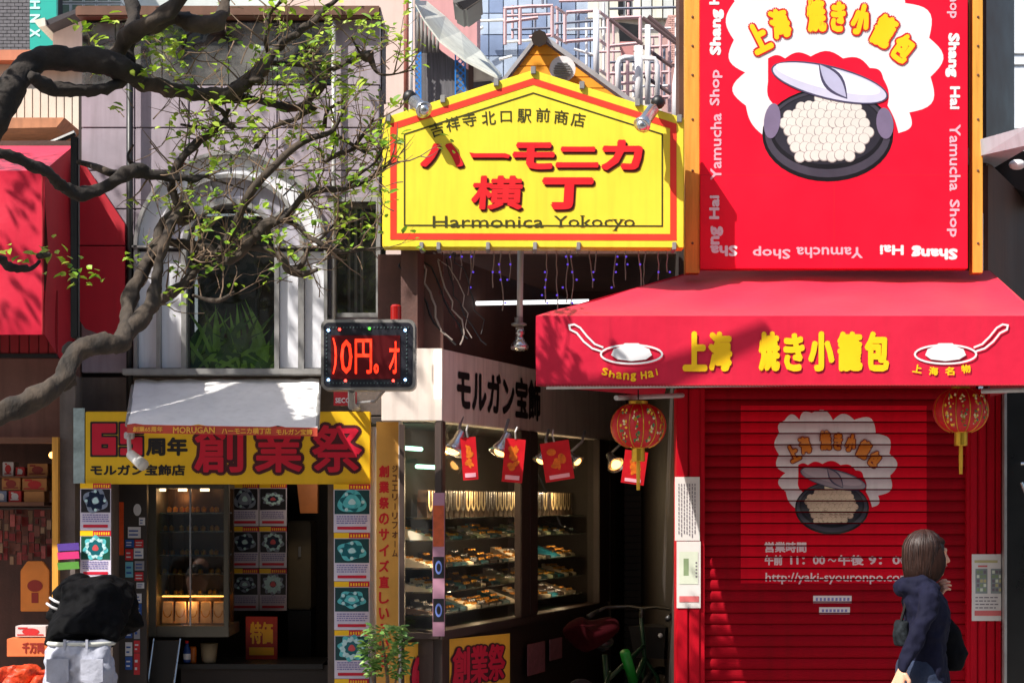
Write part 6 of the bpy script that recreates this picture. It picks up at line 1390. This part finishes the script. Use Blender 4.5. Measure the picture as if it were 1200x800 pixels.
mb=MB(); hand(mb,am(-.05,.48,.99),(.4,.6,-.4),(1,0,0),.35,.17,1); hand(mb,am(.03,.56,.99),(-.6,.5,-.4),(-1,0,0),.35,.17,-1); remesh('hands', mb, skin, mn, .0045, 2)
for x,y in ((-.11,-.04),(.1,.04)):
    mb=MB(); limb3(mb,[am(x,y-.04,.05),am(x,y+.05,.045),am(x,y+.17,.04)],[.045,.043,.035]); remesh('shoe', mb, sho, mn, .009, 2)

# ------------------------------------------------ BICYCLE in the alley
bc=thing('bicycle','dark city bicycle with bright green chain guard parked in the alley shade','bicycle',(.55,12.7,0))
D=Vector((.50,.866,0)); B0=Vector((.40,12.2,0)); S=Vector((.866,-.5,0))
def bp_(a,z,s=0): return B0+D*a+S*s+Z*z
def wheel(a,R_):
    c=bp_(a,R_); n=36
    t=MB().tube([c+(D*math.cos(2*pi*i/n)+Z*math.sin(2*pi*i/n))*(R_-.018) for i in range(n+1)],.018,8,cap=False); wh=obj('wheel', t, M('tyre_rubber',(22,22,22),.8), bc, smooth=True)
    obj('rim', MB().tube([c+(D*math.cos(2*pi*i/n)+Z*math.sin(2*pi*i/n))*(R_-.045) for i in range(n+1)],.009,6,cap=False), chrome, wh, smooth=True)
    sp=MB()
    for k in range(20): a_=2*pi*k/20; sp.tube([c,c+(D*math.cos(a_)+Z*math.sin(a_))*(R_-.045)],.0015,4)
    obj('spokes', sp, chrome, wh); obj('hub', MB().tube([c-S*.05,c+S*.05],.022,10), chrome, wh)
wheel(0,.33); wheel(1.08,.33)
gm=M('dark_green_frame',(20,60,34),.4,var=.1)
obj('frame', MB().tube([bp_(.42,.28),bp_(.33,.78)],.017).tube([bp_(.42,.28),bp_(.88,.72)],.02).tube([bp_(.36,.62),bp_(.86,.80)],.014).tube([bp_(0,.33,.04),bp_(.42,.28,.03)],.01).tube([bp_(0,.33,.04),bp_(.35,.68,.03)],.009).tube([bp_(0,.33,-.04),bp_(.42,.28,-.03)],.01), gm, bc, smooth=True)
obj('fork', MB().tube([bp_(.83,.98),bp_(.88,.72),bp_(.96,.6,.05),bp_(1.08,.33,.05)],.013).tube([bp_(.88,.72),bp_(.96,.6,-.05),bp_(1.08,.33,-.05)],.013), gm, bc, smooth=True)
obj('handlebar', MB().tube([bp_(.68,1.0,.27),bp_(.80,1.04,.24),bp_(.86,1.05,.1),bp_(.84,1.04,0),bp_(.86,1.05,-.1),bp_(.80,1.04,-.24),bp_(.68,1.0,-.27)],.012).tube([bp_(.84,1.04),bp_(.84,.95)],.016), M('dull_dark_chrome',(70,68,66),.35,metal=.8), bc, smooth=True)
obj('grip', MB().tube([bp_(.64,.99,.275),bp_(.75,1.02,.26)],.018).tube([bp_(.64,.99,-.275),bp_(.75,1.02,-.26)],.018), black, bc, smooth=True)
obj('saddle', MB().ball(bp_(.28,.86),.08,.13,.035,16).tube([bp_(.30,.85),bp_(.42,.86)],[.05,.02]), black, bc, smooth=True)
obj('chain_guard', MB().tube([bp_(.02,.36,.07),bp_(.2,.40,.07),bp_(.42,.36,.07),bp_(.5,.28,.07)],[.03,.035,.04,.03],10), M('bright_green_guard',(30,150,50),.4,var=.1), bc, smooth=True)
obj('green_tube', MB().tube([bp_(.50,.79,.05),bp_(.62,.60,.05)],.032,10), M('bright_green_guard',(30,150,50)), bc, smooth=True)
mb=MB(); mb.bx(-.17,.17,-.13,.13,0,.2); mb.v=[tuple(bp_(1.08,.72)+D*v[0]*(.8+v[2])+S*v[1]*(.8+v[2])+Z*v[2]) for v in mb.v]; obj('basket', mb, M('wire_basket',(50,48,48),.4,metal=.5), bc)
obj('headlamp', MB().ball(bp_(1.16,.68,.06),.03,n=10), chrome, bc, smooth=True); obj('reflector', MB().ball(bp_(.9,.87,.1),.016,n=8), whiteink, bc)
mb=MB(); mb.ball(bp_(.12,.93),.16,.17,.08,26); mb.v=[tuple(Vector(v)+Vector((1,1,1))*noise.noise(Vector(v)*7)*.05) for v in mb.v]
cv=obj('seat_cover', mb, M('maroon_cloth_cover',(44,5,10),.95,var=.4,spec=.05), smooth=True); tg(cv,'dull maroon cloth cover bundled over the back of the parked bicycle','cover')
